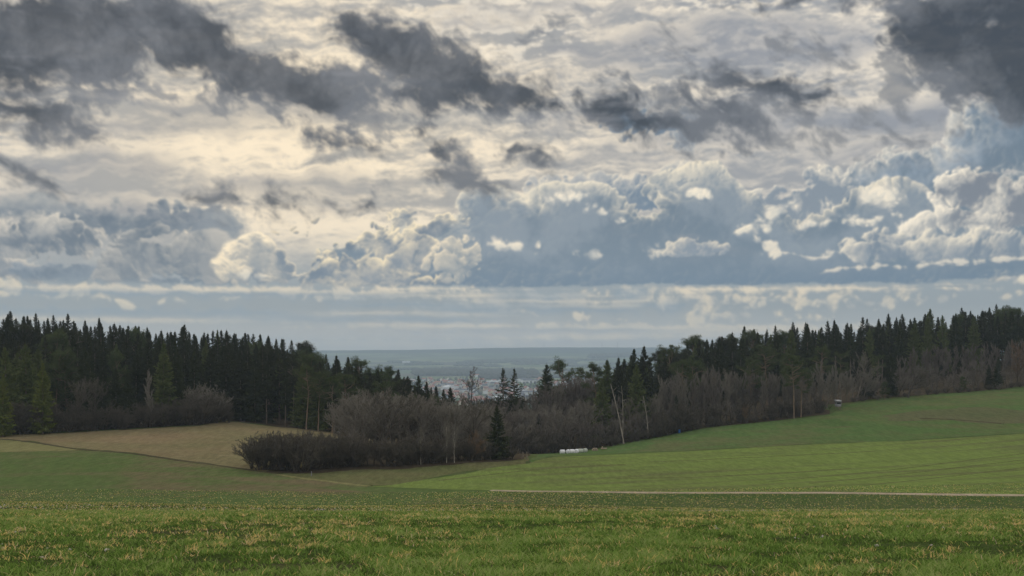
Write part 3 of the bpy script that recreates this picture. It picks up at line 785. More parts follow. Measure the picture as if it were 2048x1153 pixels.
def bare_tree(seed, H, kind):
    """leafless tree: trunk mesh (trunk and limbs) and crown mesh (branches, twigs)"""
    r = np.random.RandomState(seed)
    P = dict(
        round=dict(stems=1, sp=0.10, tl=0.60, tr=0.013, m=(11, 7, 6, 5), a=((0.5, 1.05), (0.4, 0.9), (0.4, 0.9), (0.3, 0.9)), lr=(0.62, 0.55, 0.5, 0.5), t0=0.25, up=(0.25, .35, .3, .15), wob=.12),
        broom=dict(stems=1, sp=0.05, tl=0.78, tr=0.008, m=(17, 7, 6, 5), a=((0.3, 0.75), (0.3, 0.7), (0.3, 0.6), (0.2, 0.6)), lr=(0.38, 0.52, 0.5, 0.5), t0=0.22, up=(0.5, .6, .5, .3), wob=.07),
        oak=dict(stems=1, sp=0.08, tl=0.45, tr=0.026, m=(9, 7, 6, 6), a=((0.8, 1.3), (0.5, 1.1), (0.5, 1.1), (0.4, 1.0)), lr=(0.95, 0.55, 0.5, 0.45), t0=0.42, up=(0.35, .3, .2, .1), wob=.22),
        shrub=dict(stems=13, sp=0.75, tl=0.62, tr=0.011, m=(5, 6, 5, 4), a=((0.3, 0.8), (0.4, 0.9), (0.4, 1.0), (0.3, 0.9)), lr=(0.55, 0.5, 0.5, 0.5), t0=0.25, up=(0.2, .25, .2, .1), wob=.16),
        sparse=dict(stems=1, sp=0.12, tl=0.80, tr=0.011, m=(10, 6, 5, 4), a=((0.6, 1.2), (0.5, 1.0), (0.4, 1.0), (0.3, 0.9)), lr=(0.34, 0.55, 0.5, 0.5), t0=0.35, up=(0.4, .3, .2, .1), wob=.2),
    )[kind]
    ns = P['stems']
    az_ = np.arange(ns) / ns * 6.283 + r.rand(ns)
    inc = P['sp'] * (0.25 + 0.75 * r.rand(ns)) if ns > 1 else P['sp'] * r.rand(ns)
    d = np.stack([np.sin(inc) * np.cos(az_), np.sin(inc) * np.sin(az_), np.cos(inc)], -1)
    p = np.zeros((ns, 3)); p[:, :2] = (r.rand(ns, 2) - .5) * (0.12 * H if ns > 1 else 0); p[:, 2] = -0.4
    L_ = np.full(ns, P['tl'] * H) * (0.8 + 0.3 * r.rand(ns)) if ns > 1 else np.full(1, P['tl'] * H)
    pts, dirs = poly_branches(r, p, d, L_, 7, P['wob'] * 0.5, 0.15)
    R = np.full(ns, P['tr'] * H)
    th = segs(pts, R, R * 0.35)
    trunk = [tubes(*th, n=6)]; crown = []
    par = (pts, dirs, L_)
    rads = R[:1].repeat(1)
    base_r = P['tr'] * H
    for lv in range(4):
        p, d, l, t_ = spawn(r, *par, P['m'][lv], P['t0'] if lv == 0 else 0.15, 1.0, P['a'][lv], P['lr'][lv], 0.45)
        d = nrm(d + np.array([0, 0, P['up'][lv] * 0.6]))
        k = (5, 4, 3, 2)[lv]
        pts, dirs = poly_branches(r, p, d, l, k, P['wob'] * (1, 1, 1.2, 1.3)[lv], P['up'][lv])
        rr = (base_r * 0.42 * (1 - 0.6 * t_), 0, 0, 0)[0] if lv == 0 else np.full(len(p), (0, 0.034, 0.022, 0.016)[lv] * (H / 12) ** 0.5)
        if lv == 1: rr = np.maximum(rr, base_r * 0.13)
        seg = segs(pts, rr, rr * (0.35, 0.4, 0.5, 0.5)[lv])
        (trunk if lv == 0 else crown).append(tubes(*seg, n=(4, 3, 3, 3)[lv]))
        par = (pts, dirs, l)
    return merge(trunk), merge(crown)

def tri_cloud(c, dirv, side, L_, w):
    """thin triangles from c along dirv, base width w across side"""
    v = np.stack([c - side * (w * 0.5)[:, None], c + side * (w * 0.5)[:, None], c + dirv * L_[:, None]], 1).reshape(-1, 3)
    return v, np.arange(len(c) * 3).reshape(-1, 3)

def spruce(seed, H, start=0.10, width=0.145, dens=1.0, slim=1.0, droop=1.0):
    r = np.random.RandomState(seed)
    kk = 10
    q = np.linspace(0, 1, kk + 1)
    tx = np.cumsum(r.standard_normal(kk + 1)) * 0.02; ty = np.cumsum(r.standard_normal(kk + 1)) * 0.02
    tp = np.stack([tx, ty, q * (H + 0.5) - 0.5], -1)
    rad = 0.0125 * H * (1 - q) ** 0.9 + 0.012
    trunk = merge([tubes(tp[:-1], tp[1:], rad[:-1], rad[1:], 7)])
    hs = []
    h = start * H
    while h < H * 0.985:
        nb = r.randint(5, 8)
        for j in range(nb): hs.append((h + r.rand() * 0.3, r.rand() * 6.283))
        h += (0.46 + 0.12 * r.rand()) / dens * max(0.55, (1 - h / H) ** 0.25)
    # a few dead snags on the bare stem
    hs = np.array(hs); hh, a = hs[:, 0], hs[:, 1]
    u = 1 - hh / H
    prof = np.minimum(1.06 * u ** 0.76, 1.0) * (1 - 0.12 * u) * np.clip((hh - start * H) / (0.12 * H) + 0.55, 0, 1)
    lob = 1 + 0.22 * np.sin(a * 2 + seed) * np.sin(hh * 0.9 + seed * 1.7)
    L_ = width * H * slim * prof * (0.60 + 0.62 * r.rand(len(hh))) * lob + 0.12 + 0.2 * u
    L_ *= np.where(r.rand(len(hh)) < 0.08, 0.4, 1.0)
    elv = np.interp(u, [0, 0.15, 0.5, 1], [0.95, 0.35, -0.05, -0.35]) * 1.0 + 0.12 * r.standard_normal(len(hh))
    d = np.stack([np.cos(a) * np.cos(elv), np.sin(a) * np.cos(elv), np.sin(elv)], -1)
    p = np.stack([np.interp(hh, tp[:, 2], tp[:, 0]), np.interp(hh, tp[:, 2], tp[:, 1]), hh], -1)
    K = 5
    pts, dirs = poly_branches(r, p, d, L_, K, 0.05, 0.30 * 1.0)
    pts[:, :, 2] -= (np.linspace(0, 1, K + 1) * (1 - np.linspace(0, 1, K + 1)) * 0.9)[None] * L_[:, None] * 0.45 * droop
    rr = 0.010 + 0.012 * L_
    s_ = segs(pts, rr, rr * 0.3)
    parts = [tubes(*s_, n=3)]
    # sprays: side shoots and hanging shoots
    for m, kind in ((9, 0), (6, 1), (4, 2)):
        m = max(2, int(m * dens))
        c, dd, l, t_ = spawn(r, pts, dirs, L_, m, 0.12, 1.0, (0.5, 1.0), 0.42, 0.55)
        N = len(c)
        bd = np.repeat(dirs[:, 2], m, 0)
        hz = nrm(np.cross(bd, np.array([0, 0, 1.0])))
        sg = np.where(r.rand(N) < 0.5, -1.0, 1.0)[:, None]
        if kind == 0:   dv = nrm(bd * 0.8 + hz * sg * (0.5 + 0.6 * r.rand(N, 1)) + np.array([0, 0, -0.35]) + r.standard_normal((N, 3)) * 0.15); ll = np.clip(l * 1.15, 0.22, 1.3)
        elif kind == 1: dv = nrm(np.array([0, 0, -1.0]) + hz * sg * 0.45 + bd * 0.3 + r.standard_normal((N, 3)) * 0.2); ll = np.clip(l * 0.8, 0.18, 0.85)
        else:           dv = nrm(bd * 0.6 + np.array([0, 0, 0.5]) + r.standard_normal((N, 3)) * 0.4); ll = np.clip(l * 0.6, 0.15, 0.5)
        side = nrm(np.cross(dv, r.standard_normal((N, 3))))
        parts.append(tri_cloud(c, dv, side, ll, ll * 0.40 + 0.06))
    # leader
    top = tp[-1]
    n = 14; z = r.rand(n) * 1.3
    c = top + np.stack([0 * z, 0 * z, -z], -1); a = r.rand(n) * 6.283
    dv = nrm(np.stack([np.cos(a), np.sin(a), 0.9 + 0 * a], -1))
    parts.append(tri_cloud(c, dv, nrm(np.cross(dv, r.standard_normal((n, 3)))), 0.16 + z * 0.25, 0.08 + 0 * z))
    parts.append(tubes(top[None], (top + [0, 0, 0.7])[None], np.array([0.03]), np.array([0.01]), 3))
    return trunk, merge(parts)

def pine(seed, H, start=0.45, width=0.17, nl=22, csize=0.75, leanx=0.0):
    r = np.random.RandomState(seed)
    kk = 9; q = np.linspace(0, 1, kk + 1)
    w = np.cumsum(r.standard_normal((kk + 1, 2)) * 0.012 * H * 0.6, 0); w[:2] *= 0.2
    tp = np.concatenate([w + np.stack([leanx * H * q, 0 * q], -1), (q * (H * 0.95 + 0.5) - 0.5)[:, None]], -1)
    rad = 0.0115 * H * (1 - q * 0.85) + 0.01
    parts_t = [tubes(tp[:-1], tp[1:], rad[:-1], rad[1:], 7)]
    hh = np.sort(start * H + (H * 0.93 - start * H) * r.rand(nl) ** 0.8)
    a = r.rand(nl) * 6.283
    u = (hh / H - start) / (1 - start)
    L_ = width * H * (0.35 + 1.0 * np.sin(np.clip(u * 0.8 + 0.15, 0, 1) * math.pi)) * (0.55 + 0.7 * r.rand(nl))
    elv = np.interp(u, [0, 0.5, 1], [0.0, 0.35, 0.9]) + 0.2 * r.standard_normal(nl)
    d = np.stack([np.cos(a) * np.cos(elv), np.sin(a) * np.cos(elv), np.sin(elv)], -1)
    p = np.stack([np.interp(hh, tp[:, 2], tp[:, 0]), np.interp(hh, tp[:, 2], tp[:, 1]), hh], -1)
    pts, dirs = poly_branches(r, p, d, L_, 4, 0.2, 0.25)
    parts_t.append(tubes(*segs(pts, 0.02 + 0.02 * L_, 0.01 + 0.008 * L_), n=4))
    c, dd, l, _ = spawn(r, pts, dirs, L_, 5, 0.35, 1.0, (0.3, 0.9), 0.4, 0.3)
    p2, d2 = poly_branches(r, c, dd, l, 2, 0.2, 0.3)
    parts_t.append(tubes(*segs(p2, np.full(len(c), 0.03), np.full(len(c), 0.012)), n=3))
    cen = np.concatenate([p2[:, -1], pts[:, -1], tp[-1:] + [0, 0, 0.2], (p2[:, 1])[::2]])
    M = 62
    N = len(cen) * M
    o = nrm(r.standard_normal((N, 3))) * (r.rand(N, 1) ** 0.4) * np.array([1, 1, 0.55])
    sz = csize * (0.6 + 0.7 * r.rand(len(cen)))
    c = np.repeat(cen, M, 0) + o * np.repeat(sz, M)[:, None]
    dv = nrm(o + r.standard_normal((N, 3)) * 0.6 + [0, 0, 0.3])
    ll = 0.16 + 0.22 * r.rand(N)
    crown = merge([tri_cloud(c, dv, nrm(np.cross(dv, r.standard_normal((N, 3)))), ll, ll * 0.34)])
    return merge(parts_t), crown

# ---- materials of the trees
def leafy(name, c1, c2, c3, transl=0.25, scale=0.5):
    m, t, b = mat(name)
    g = t.nodes.new('ShaderNodeNewGeometry'); oi = t.nodes.new('ShaderNodeObjectInfo')
    n = noise(t, g.outputs['Position'], scale, 3.0, 0.6)
    n2 = noise(t, g.outputs['Position'], 2.3, 2.0, 0.6)
    c = mix(t, (n * 0.6 + n2 * 0.4).step(0.35, 0.65), c1, c2)
    c = mix(t, V(t, oi.outputs['Random']) * 0.55, c, c3)
    t.links.new(c, b.inputs['Base Color']); b.inputs['Roughness'].default_value = 0.75
    if transl:
        tr = t.nodes.new('ShaderNodeBsdfTranslucent'); t.links.new(c, tr.inputs[0])
        ms = t.nodes.new('ShaderNodeMixShader'); ms.inputs[0].default_value = transl
        t.links.new(b.outputs[0], ms.inputs[1]); t.links.new(tr.outputs[0], ms.inputs[2])
        t.links.new(ms.outputs[0], t.nodes['Material Output'].inputs[0])
    return m
M_SPR = leafy("spruce_needles", rgb(.036, .047, .021), rgb(.060, .070, .030), rgb(.044, .044, .028), 0.12)
M_PIN = leafy("pine_needles", rgb(.055, .082, .034), rgb(.095, .118, .046), rgb(.075, .088, .042), 0.2)
M_OLV = leafy("olive_needles", rgb(.080, .112, .036), rgb(.145, .165, .060), rgb(.100, .118, .045), 0.2)
M_YEL = leafy("pale_needles", rgb(.105, .140, .030), rgb(.170, .190, .045), rgb(.120, .140, .040), 0.25)
M_TWG = leafy("grey_twigs", rgb(.180, .168, .142), rgb(.238, .222, .190), rgb(.148, .132, .106), 0.0, 0.2)
M_TWP = leafy("brown_twigs", rgb(.158, .143, .124), rgb(.205, .186, .163), rgb(.120, .098, .085), 0.0, 0.2)
M_TWD = leafy("dark_twigs", rgb(.100, .089, .073), rgb(.140, .126, .102), rgb(.090, .080, .062), 0.0, 0.2)
M_TWO = leafy("withered_leaves", rgb(.150, .100, .062), rgb(.190, .125, .075), rgb(.130, .095, .065), 0.0, 0.2)
def bark(name, c1, c2, s=3.0):
    m, t, b = mat(name)
    g = t.nodes.new('ShaderNodeNewGeometry')
    n = noise(t, mapping(t, g.outputs['Position'], (0, 0, 0), 0, (1, 1, 0.3)), s, 4.0, 0.7)
    t.links.new(mix(t, n.step(0.35, 0.65), c1, c2), b.inputs['Base Color'])
    return m
B_SPR = bark("spruce_bark", rgb(.13, .105, .085), rgb(.20, .165, .135))
B_PIN = bark("pine_bark", rgb(.24, .17, .115), rgb(.17, .135, .105))
B_GRY = bark("grey_bark", rgb(.15, .13, .11), rgb(.24, .21, .185))
B_MID = bark("dull_bark", rgb(.10, .088, .076), rgb(.15, .132, .115))
B_DRK = bark("dark_bark", rgb(.060, .052, .044), rgb(.10, .088, .075))
B_BIR = bark("birch_bark", rgb(.55, .52, .46), rgb(.30, .27, .23), 1.5)

def md(name, vf, m):
    me = bpy.data.meshes.new(name); me_fill(me, vf[0], vf[1]); me.materials.append(m); return me
LIB = {}
def lib(kind, H, builds, tm, cm):
    H = max(float(b_[0][:, 2].max()) for a, b_ in builds) * 0.98
    LIB[kind] = (H, [(md("trunk", a, tm), md("crown", b_, cm)) for a, b_ in builds])
_sp = [spruce(100 + i, 20, start=0.06 + 0.03 * (i % 2), width=(.200, .180, .215, .19)[i], dens=1.3) for i in range(4)]
lib('spruce', 20, _sp, B_SPR, M_SPR)
lib('tallspruce', 20, [spruce(120 + i, 20, start=(.42, .36, .48, .30)[i], width=(.18, .165, .17, .18)[i], dens=1.25) for i in range(4)], B_SPR, M_SPR)
lib('drooping', 20, [spruce(140 + i, 20, start=0.1, width=.20, dens=0.72, droop=1.9) for i in range(2)], B_SPR, M_SPR)
_pn = [pine(200 + i, 18, start=(.5, .42, .58, .5)[i], width=(.17, .19, .15, .16)[i], nl=(22, 26, 18, 20)[i]) for i in range(4)]
lib('pine', 18, _pn, B_PIN, M_PIN)
_fp = [pine(220 + i, 18, start=.12, width=.19, nl=64, csize=0.95) for i in range(3)]
lib('fullpine', 18, _fp, B_PIN, M_PIN)
lib('palepine', 20, _sp[:2], B_PIN, M_YEL)
lib('olive', 20, _sp, B_SPR, M_OLV)
_br = [bare_tree(300 + i, 12, 'round') for i in range(4)]
lib('round', 12, _br, B_GRY, M_TWG)
lib('roundbrown', 12, _br, B_DRK, M_TWP)
lib('rounddark', 12, _br[:2], B_DRK, M_TWD)
lib('rusty', 12, _br[2:3], B_DRK, M_TWO)
_bb = [bare_tree(320 + i, 14, 'broom') for i in range(4)]
lib('broom', 14, _bb, B_MID, M_TWG)
lib('broombrown', 14, _bb, B_DRK, M_TWP)
lib('birch', 14, _bb[:2], B_BIR, M_TWG)
lib('oak', 12, [bare_tree(340 + i, 12, 'oak') for i in range(2)], B_DRK, M_TWD)
lib('sparse', 16, [bare_tree(350, 16, 'sparse')], B_DRK, M_TWD)
_sh = [bare_tree(360 + i, 6, 'shrub') for i in range(4)]
lib('shrub', 6, _sh, B_DRK, M_TWD)
lib('shrubgrey', 6, _sh, B_GRY, M_TWG)

NAMES = dict(spruce='spruce_tree', olive='conifer_tree', tallspruce='spruce_tree', drooping='spruce_tree', pine='pine_tree', fullpine='pine_tree', palepine='conifer_tree', round='bare_tree', roundbrown='bare_tree',
             rounddark='bare_tree', rusty='bare_tree', broom='bare_tree', broombrown='bare_tree', birch='birch_tree', oak='oak_tree', sparse='bare_tree', shrub='bare_shrub', shrubgrey='bare_shrub')
CATS = dict(spruce_tree='spruce', conifer_tree='conifer', pine_tree='pine', bare_tree='bare tree', birch_tree='birch', oak_tree='oak', bare_shrub='shrub')
COUNT = {}
TR = random.Random(42)
def plant(kind, px, d, label, top=None, H=None, group=None, var=None, wid=1.0, tilt=None, x=None):
    """one tree: an Empty at its foot that parents trunk and crown"""
    H0, vs = LIB[kind]
    if x is None: x = wx_(px, d)
    z = tz(x, d)
    if top is not None: H = (zpx(d, top) - z) * 0.985
    s = max(H, 0.8) / H0
    i = TR.randrange(len(vs)) if var is None else var % len(vs)
    nm = NAMES[kind]; COUNT[kind] = COUNT.get(kind, 0) + 1
    e = bpy.data.objects.new(nm, None); SC.collection.objects.link(e)
    e.empty_display_size = 0.5
    e.location = (x, d, z - 0.05)
    tl = tilt if tilt is not None else (TR.gauss(0, 0.015), TR.gauss(0, 0.015))
    e.rotation_euler = (tl[0], tl[1], TR.random() * 6.283)
    e.scale = (s * wid, s * wid, s)
    tag(e, label, CATS[nm], group)
    for me in vs[i]:
        o = bpy.data.objects.new(me.name, me); SC.collection.objects.link(o); o.parent = e
    return e

# ------------------------------------------------------------------ the woods
SKY_L = ([-200, 0, 60, 130, 170, 200, 260, 320, 380, 440, 500, 560, 610, 650, 700, 760, 800, 850, 880, 930], [622, 622, 628, 636, 640, 642, 648, 650, 655, 662, 665, 672, 690, 704, 716, 740, 752, 768, 790, 820])
SKY_R = ([1180, 1230, 1270, 1330, 1400, 1450, 1540, 1640, 1700, 1760, 1830, 1900, 1925, 2048, 2300], [730, 716, 698, 690, 682, 668, 652, 640, 646, 640, 628, 632, 612, 608, 600])
def cap(xs, S): return float(np.interp(xs, *S))
stuff_trees = []        # (kind list for the mass of trees deeper in the woods)
EDGE_L = ([-400, 0, 250, 450, 560, 700, 800, 900], [288, 288, 300, 309, 308, 300, 312, 335])
EDGE_R = ([1180, 1300, 1500, 1650, 1750, 1900, 2048, 2400], [335, 350, 385, 402, 402, 425, 436, 440])
GL, GR = 'spruces of the dark wood behind the brown meadow', 'spruces along the ridge of the far wood above the green slope'
def wood(edge, S, x0, x1, rows, hfun, labf, grp, kinds, outx):
    for k, (dd, sp) in enumerate(rows):
        d0 = float(np.interp((x0 + x1) / 2, *edge)) + dd
        px = x0 + TR.random() * 10
        while px < x1:
            d = float(np.interp(px, *edge)) + dd + TR.uniform(-1.2, 1.2) * (1 if k else 0.5)
            x = wx_(px, d); z = tz(x, d)
            H = hfun(px, k) * TR.uniform(0.86, 1.10)
            # the wind keeps the canopy level: no tree stands far over its neighbours
            top = HY - (z + H - CAMZ) / d * F
            lim = cap(px, S) + TR.choice((-13, -7, -3, 0, 3, 7, 11, 16, 20))
            kd = kinds(px, k)
            if kd == 'pine': lim += 12
            if top < lim: H = zpx(d, lim) - z
            if H > 5:
                if outx(px, k): stuff_trees.append((kd, x, d, z, H))
                else:
                    plant(kd, px, d, labf(px, k, kd), H=H, group=grp(kd), wid=TR.uniform(0.75, 1.35))
            px += sp * TR.uniform(0.72, 1.3) * F / d
def mixed(px, k, tall):
    q = TR.random()
    if q < (0.10 if 560 < px < 860 or 1225 < px < 1500 else 0.035): return 'pine'
    if q > 0.91: return 'olive'
    if q > 0.85: return 'fullpine'
    return 'tallspruce' if TR.random() < tall else 'spruce'
def hl(px, k): return (17.5 if k < 1 else 20.0 if k < 3 else 23.0) * np.interp(px, [-100, 500, 700, 900], [1, 1, .93, .72])
def grp(kd, g): return g if 'spruce' in kd else g.replace('spruces', 'pines' if 'pine' in kd else 'olive conifers')
def labL(px, k, kd):
    if kd in ('pine', 'fullpine'): return 'dark pine with tufted crown scattered among the spruces over the brown meadow'
    if kd == 'olive': return 'olive-tinted conifer scattered among the darker spruces over the brown meadow'
    if k == 0: return 'dark spruce in the front row of the wood where it meets the brown meadow'
    if px < 330: return 'dark spruce of the high wood at the far left, tip on its skyline'
    if px < 640: return 'dark spruce of the dense wood above the meadow, tip on its sloping skyline'
    return 'dark spruce on the wood\'s lower end where the skyline drops to the valley'
wood(EDGE_L, SKY_L, -110, 905, [(4, 3.8), (12, 4.0), (28, 4.4), (46, 3.4), (66, 3.5), (86, 2.6), (94, 2.3)], hl, labL, lambda kd: grp(kd, GL),
     lambda px, k: mixed(px, k, 0.22 if not (k == 0 and px > 560) else 0.7), lambda px, k: px < -6 or k in (1, 3, 6))
def hr(px, k): return 21.5 if px > 1300 else 19.0
def labR(px, k, kd):
    if kd in ('pine', 'fullpine'): return 'dark pine with tufted crown scattered among the ridge wood\'s spruces'
    if kd == 'olive': return 'olive-tinted conifer scattered among the ridge wood\'s darker spruces'
    if k == 0: return 'dark spruce rising right behind the pale leafless trees of the ridge wood'
    if px < 1450: return 'dark spruce on the ridge wood\'s low end beside the valley gap'
    if px < 1900: return 'dark spruce on the level skyline of the ridge wood'
    return 'tall dark spruce in the highest clump of the ridge wood at the far right'
wood(EDGE_R, SKY_R, 1225, 2200, [(3, 4.8), (14, 4.6), (27, 4.2), (42, 3.6), (54, 3.4), (62, 2.8)], hr, labR, lambda kd: grp(kd, GR),
     lambda px, k: mixed(px, k, 0.5), lambda px, k: px > 2054 or k in (1, 3, 5))

# the rest of both woods, deeper in: one mass
def mass(name, lst, label, cat, mats_, src):
    """bake many trees into one object"""
    vs, f3, f4, m3, m4, o = [], [], [], [], [], 0
    rr = np.random.RandomState(9)
    for kd, x, d, z, H in lst:
        tr_, cr_ = src[kd][rr.randint(len(src[kd]))]
        H0 = float(cr_[0][:, 2].max())
        a = rr.rand() * 6.283; s = H / H0; c, sn = math.cos(a) * s, math.sin(a) * s
        for q, (v, fl) in enumerate((tr_, cr_)):
            w = np.stack([v[:, 0] * c - v[:, 1] * sn + x, v[:, 0] * sn + v[:, 1] * c + d, v[:, 2] * s + z - 0.05], -1).astype(np.float32)
            for f in fl:
                (f3 if f.shape[1] == 3 else f4).append(f + o); (m3 if f.shape[1] == 3 else m4).append(np.full(len(f), q + (2 if kd.startswith('b') or kd == 'round' else 0)))
            vs.append(w); o += len(v)
    fl = [np.concatenate(f4)] + ([np.concatenate(f3)] if f3 else [])
    fm = np.concatenate(m4 + m3)
    ob = link_mesh(name, np.concatenate(vs), fl, mats_, fmat=fm)
    return tag(ob, label, cat, kind='stuff')
for k in range(60):      # broadleaf undergrowth and infill in the central hollow, out of sight behind the front trees
    px = TR.uniform(930, 1260); d = TR.uniform(385, 430)
    stuff_trees.append(('roundbrown', wx_(px, d), d, tz(wx_(px, d), d), TR.uniform(10, 13)))
_src = {'spruce': [spruce(150 + i, 20, start=.06, width=.23, dens=0.95) for i in range(2)], 'tallspruce': [spruce(160 + i, 20, start=.3, width=.21, dens=0.95) for i in range(2)], 'pine': _pn[:1], 'fullpine': _fp[:1], 'olive': [_sp[0]],
        'roundbrown': [_br[0]]}
mass("forest", stuff_trees, 'dark mass of trees deeper inside the two woods', 'forest', [B_SPR, M_SPR, B_DRK, M_TWP], _src)

# ---- trees that can be told apart: kind, column, depth, top row, label
T_ = [
    # far left pines and mixed edge
    ('olive', 14, 276, 690, 'broad green conifer cut by the photo\'s left edge'),
    ('olive', 52, 282, 684, 'bushy green conifer second from the left edge'),
    ('olive', -22, 270, 720, 'green conifer mostly outside the left edge'),
    ('olive', 30, 287, 702, 'olive conifer wedged behind the edge conifer and the bushy second one'),
    ('olive', 74, 289, 694, 'olive conifer directly behind the brightest yellow-green one'),
    ('fullpine', 132, 292, 700, 'rounded olive pine right of the flat-topped pine'),
    ('palepine', 86, 272, 722, 'yellow-green bushy conifer, brightest tree of the left wood'),
    ('palepine', 5, 266, 745, 'low yellow-green conifer at the left edge below the green ones'),
    ('pine', 112, 290, 688, 'flat-topped green pine just right of the bright yellow-green conifer'),
    ('spruce', 170, 288, 690, 'broad spruce between flat-topped pine and the small spruce pair'),
    ('spruce', 232, 288, 733, 'taller of the two small spruces behind the left shrubs'),
    ('spruce', 254, 287, 742, 'shorter of the two small spruces behind the left shrubs'),
    ('olive', 326, 292, 682, 'broad fuzzy dark green tree standing out of the left wood\'s front'),
    ('spruce', 352, 294, 715, 'spruce leaning close against the broad fuzzy green tree'),
    ('broom', 300, 286, 735, 'thin pale leafless tree left of the broad fuzzy green tree'),
    ('rounddark', 150, 279, 742, 'leafless tree with rounded dark crown above the left shrubs'),
    ('rounddark', 186, 282, 760, 'small leafless tree beside the rounded dark one at left'),
    ('spruce', 205, 284, 756, 'low dark spruce standing behind the shrub row at left'),
    # pines at the lower end of the left wood
    ('pine', 612, 300, 722, 'pine with rounded green crown and bare trunk above the clearing'),
    ('pine', 636, 303, 735, 'slender green pine right beside the rounded-crown pine'),
    ('pine', 664, 300, 742, 'straight-trunked green pine in the middle of the pine group'),
    ('pine', 690, 304, 738, 'green pine with tall bare stem at the pine group\'s right'),
    ('pine', 716, 352, 706, 'tufted dark pine top standing highest at the skyline\'s drop'),
    ('pine', 744, 350, 728, 'dark pine right below the highest tufted pine top'),
    ('pine', 772, 348, 738, 'round-headed dark pine halfway down the falling skyline'),
    ('pine', 800, 330, 752, 'dark pine near the foot of the falling skyline'),
    ('spruce', 838, 325, 748, 'pointed dark spruce near the foot of the falling skyline'),
    ('spruce', 852, 322, 760, 'last pointed spruce where the left wood ends at the town view'),
    ('spruce', 885, 318, 776, 'left one of two small black-green spruces below the town'),
    ('spruce', 903, 316, 772, 'right one of two small black-green spruces below the town'),
    ('spruce', 868, 320, 790, 'lowest dark spruce tip under the town roofs'),
    ('spruce', 925, 312, 795, 'dark spruce tip among leafless crowns below the town'),
    ('spruce', 816, 315, 775, 'dark spruce standing in front of the falling skyline\'s foot'),
    # central hollow
    ('sparse', 946, 340, 733, 'lone leafless tree with crooked open crown against the town'),
    ('drooping', 1008, 340, 731, 'ragged drooping spruce, left one of the close pair against the far fields'),
    ('drooping', 1028, 341, 734, 'ragged drooping spruce, right one of the close pair against the far fields'),
    ('spruce', 1095, 350, 725, 'single dense dark spruce between the ragged pair and the cloud-shaped pine'),
    ('pine', 1126, 364, 711, 'cloud-shaped dark pine against the distant hills'),
    ('pine', 1188, 346, 716, 'small leaning pine at the ridge wood\'s left end'),
    ('olive', 1214, 340, 716, 'brownish-green conifer beside the small leaning pine'),
    ('spruce', 1238, 338, 712, 'slim dark conifer with pale stem behind the leaning white trunk'),
    ('spruce', 1266, 350, 694, 'tall spruce where the ridge wood first breaks the horizon'),
    ('spruce', 1288, 352, 688, 'thin-topped spruce beside the one that first breaks the horizon'),
    ('olive', 1206, 322, 752, 'green conifer whose crown stands behind the leaning white trunk'),
    ('olive', 1272, 325, 725, 'broad dark green conifer above the second pale leaning trunk'),
    ('spruce', 994, 229, 808, 'black-green pointed spruce at the right end of the bare thicket'),
    ('spruce', 1004, 240, 872, 'low spruce tucked against the foot of the pointed thicket spruce'),
    ('oak', 1128, 302, 842, 'dark crooked oak with forked trunk above the white bales'),
    ('roundbrown', 1075, 300, 850, 'low leafless tree left of the crooked oak'),
    ('spruce', 1295, 318, 812, 'small evergreen hidden low among leafless trees right of the white trunks'),
    ('spruce', 1352, 322, 788, 'small dark spruce inside the leafless grove above the blue barrel'),
    # right wood edge
    ('pine', 1340, 372, 676, 'pine with bare stem just left of the two pale-topped pines'),
    ('pine', 1362, 345, 712, 'pale-topped green pine, left one of two at the grove\'s left'),
    ('pine', 1388, 352, 708, 'pale-topped green pine, right one of two at the grove\'s left'),
    ('pine', 1500, 338, 712, 'green pine rising out of the middle of the leafless grove'),
    ('pine', 1535, 372, 682, 'tall pine with bare stem above the middle of the grove'),
    ('pine', 1588, 327, 700, 'big ragged green pine at the grove\'s right, left half of the pair'),
    ('pine', 1602, 328, 730, 'dark green ragged pine hanging lower at the grove\'s right'),
    ('pine', 1644, 360, 684, 'green round-topped pine behind the tall pale leafless tree'),
    ('pine', 1676, 362, 696, 'smaller green pine right of the round-topped one'),
    ('pine', 1756, 372, 702, 'pine with pinkish stem near the blue-green young spruces'),
    ('spruce', 1734, 366, 700, 'blue-green young spruce, left one in front of the ridge wood'),
    ('spruce', 1782, 368, 706, 'blue-green young spruce, right one in front of the ridge wood'),
    ('spruce', 1880, 420, 682, 'slim dark column of a spruce alone in the brown thicket'),
    ('fullpine', 1770, 356, 762, 'dark green bushy evergreen low at the wood\'s edge right of the hunting blind'),
    ('fullpine', 1925, 374, 752, 'dark evergreen low in the brown thicket near the right edge'),
    ('spruce', 1995, 382, 712, 'dark spruce near the photo\'s right edge in the brown thicket'),
    ('spruce', 1978, 384, 728, 'lower spruce left of the dark one near the right edge'),
    ('oak', 1816, 362, 714, 'leafless tree with thick black trunk rising from the brown thicket'),
    ('round', 1712, 358, 700, 'rounded pale leafless tree with brownish crown near the hunting blind'),
    ('broom', 1640, 346, 712, 'tallest pale leafless tree at the grove\'s right end'),
    ('broom', 1670, 350, 722, 'pale leafless tree beside the tallest one at the grove\'s end'),
    ('rusty', 2034, 388, 680, 'leafless tree with rusty brown leaves at the right edge'),
    ('rusty', 2060, 386, 690, 'rusty brown leafless tree cut by the right edge'),
    ('rusty', 1495, 322, 810, 'small tree with rusty withered leaves low in the grove'),
    ('rusty', 1275, 318, 828, 'reddish-brown small tree right of the leaning white trunk'),
    ('rusty', 942, 222, 858, 'small tree with orange-brown leaves inside the bare thicket'),
    ('birch', 893, 219, 836, 'birch with white stem, left one of two in the bare thicket'),
    ('birch', 909, 220, 844, 'birch with white stem, right one of two in the bare thicket'),
    ('birch', 842, 216, 850, 'faint pale-stemmed birch left in the bare thicket'),
]
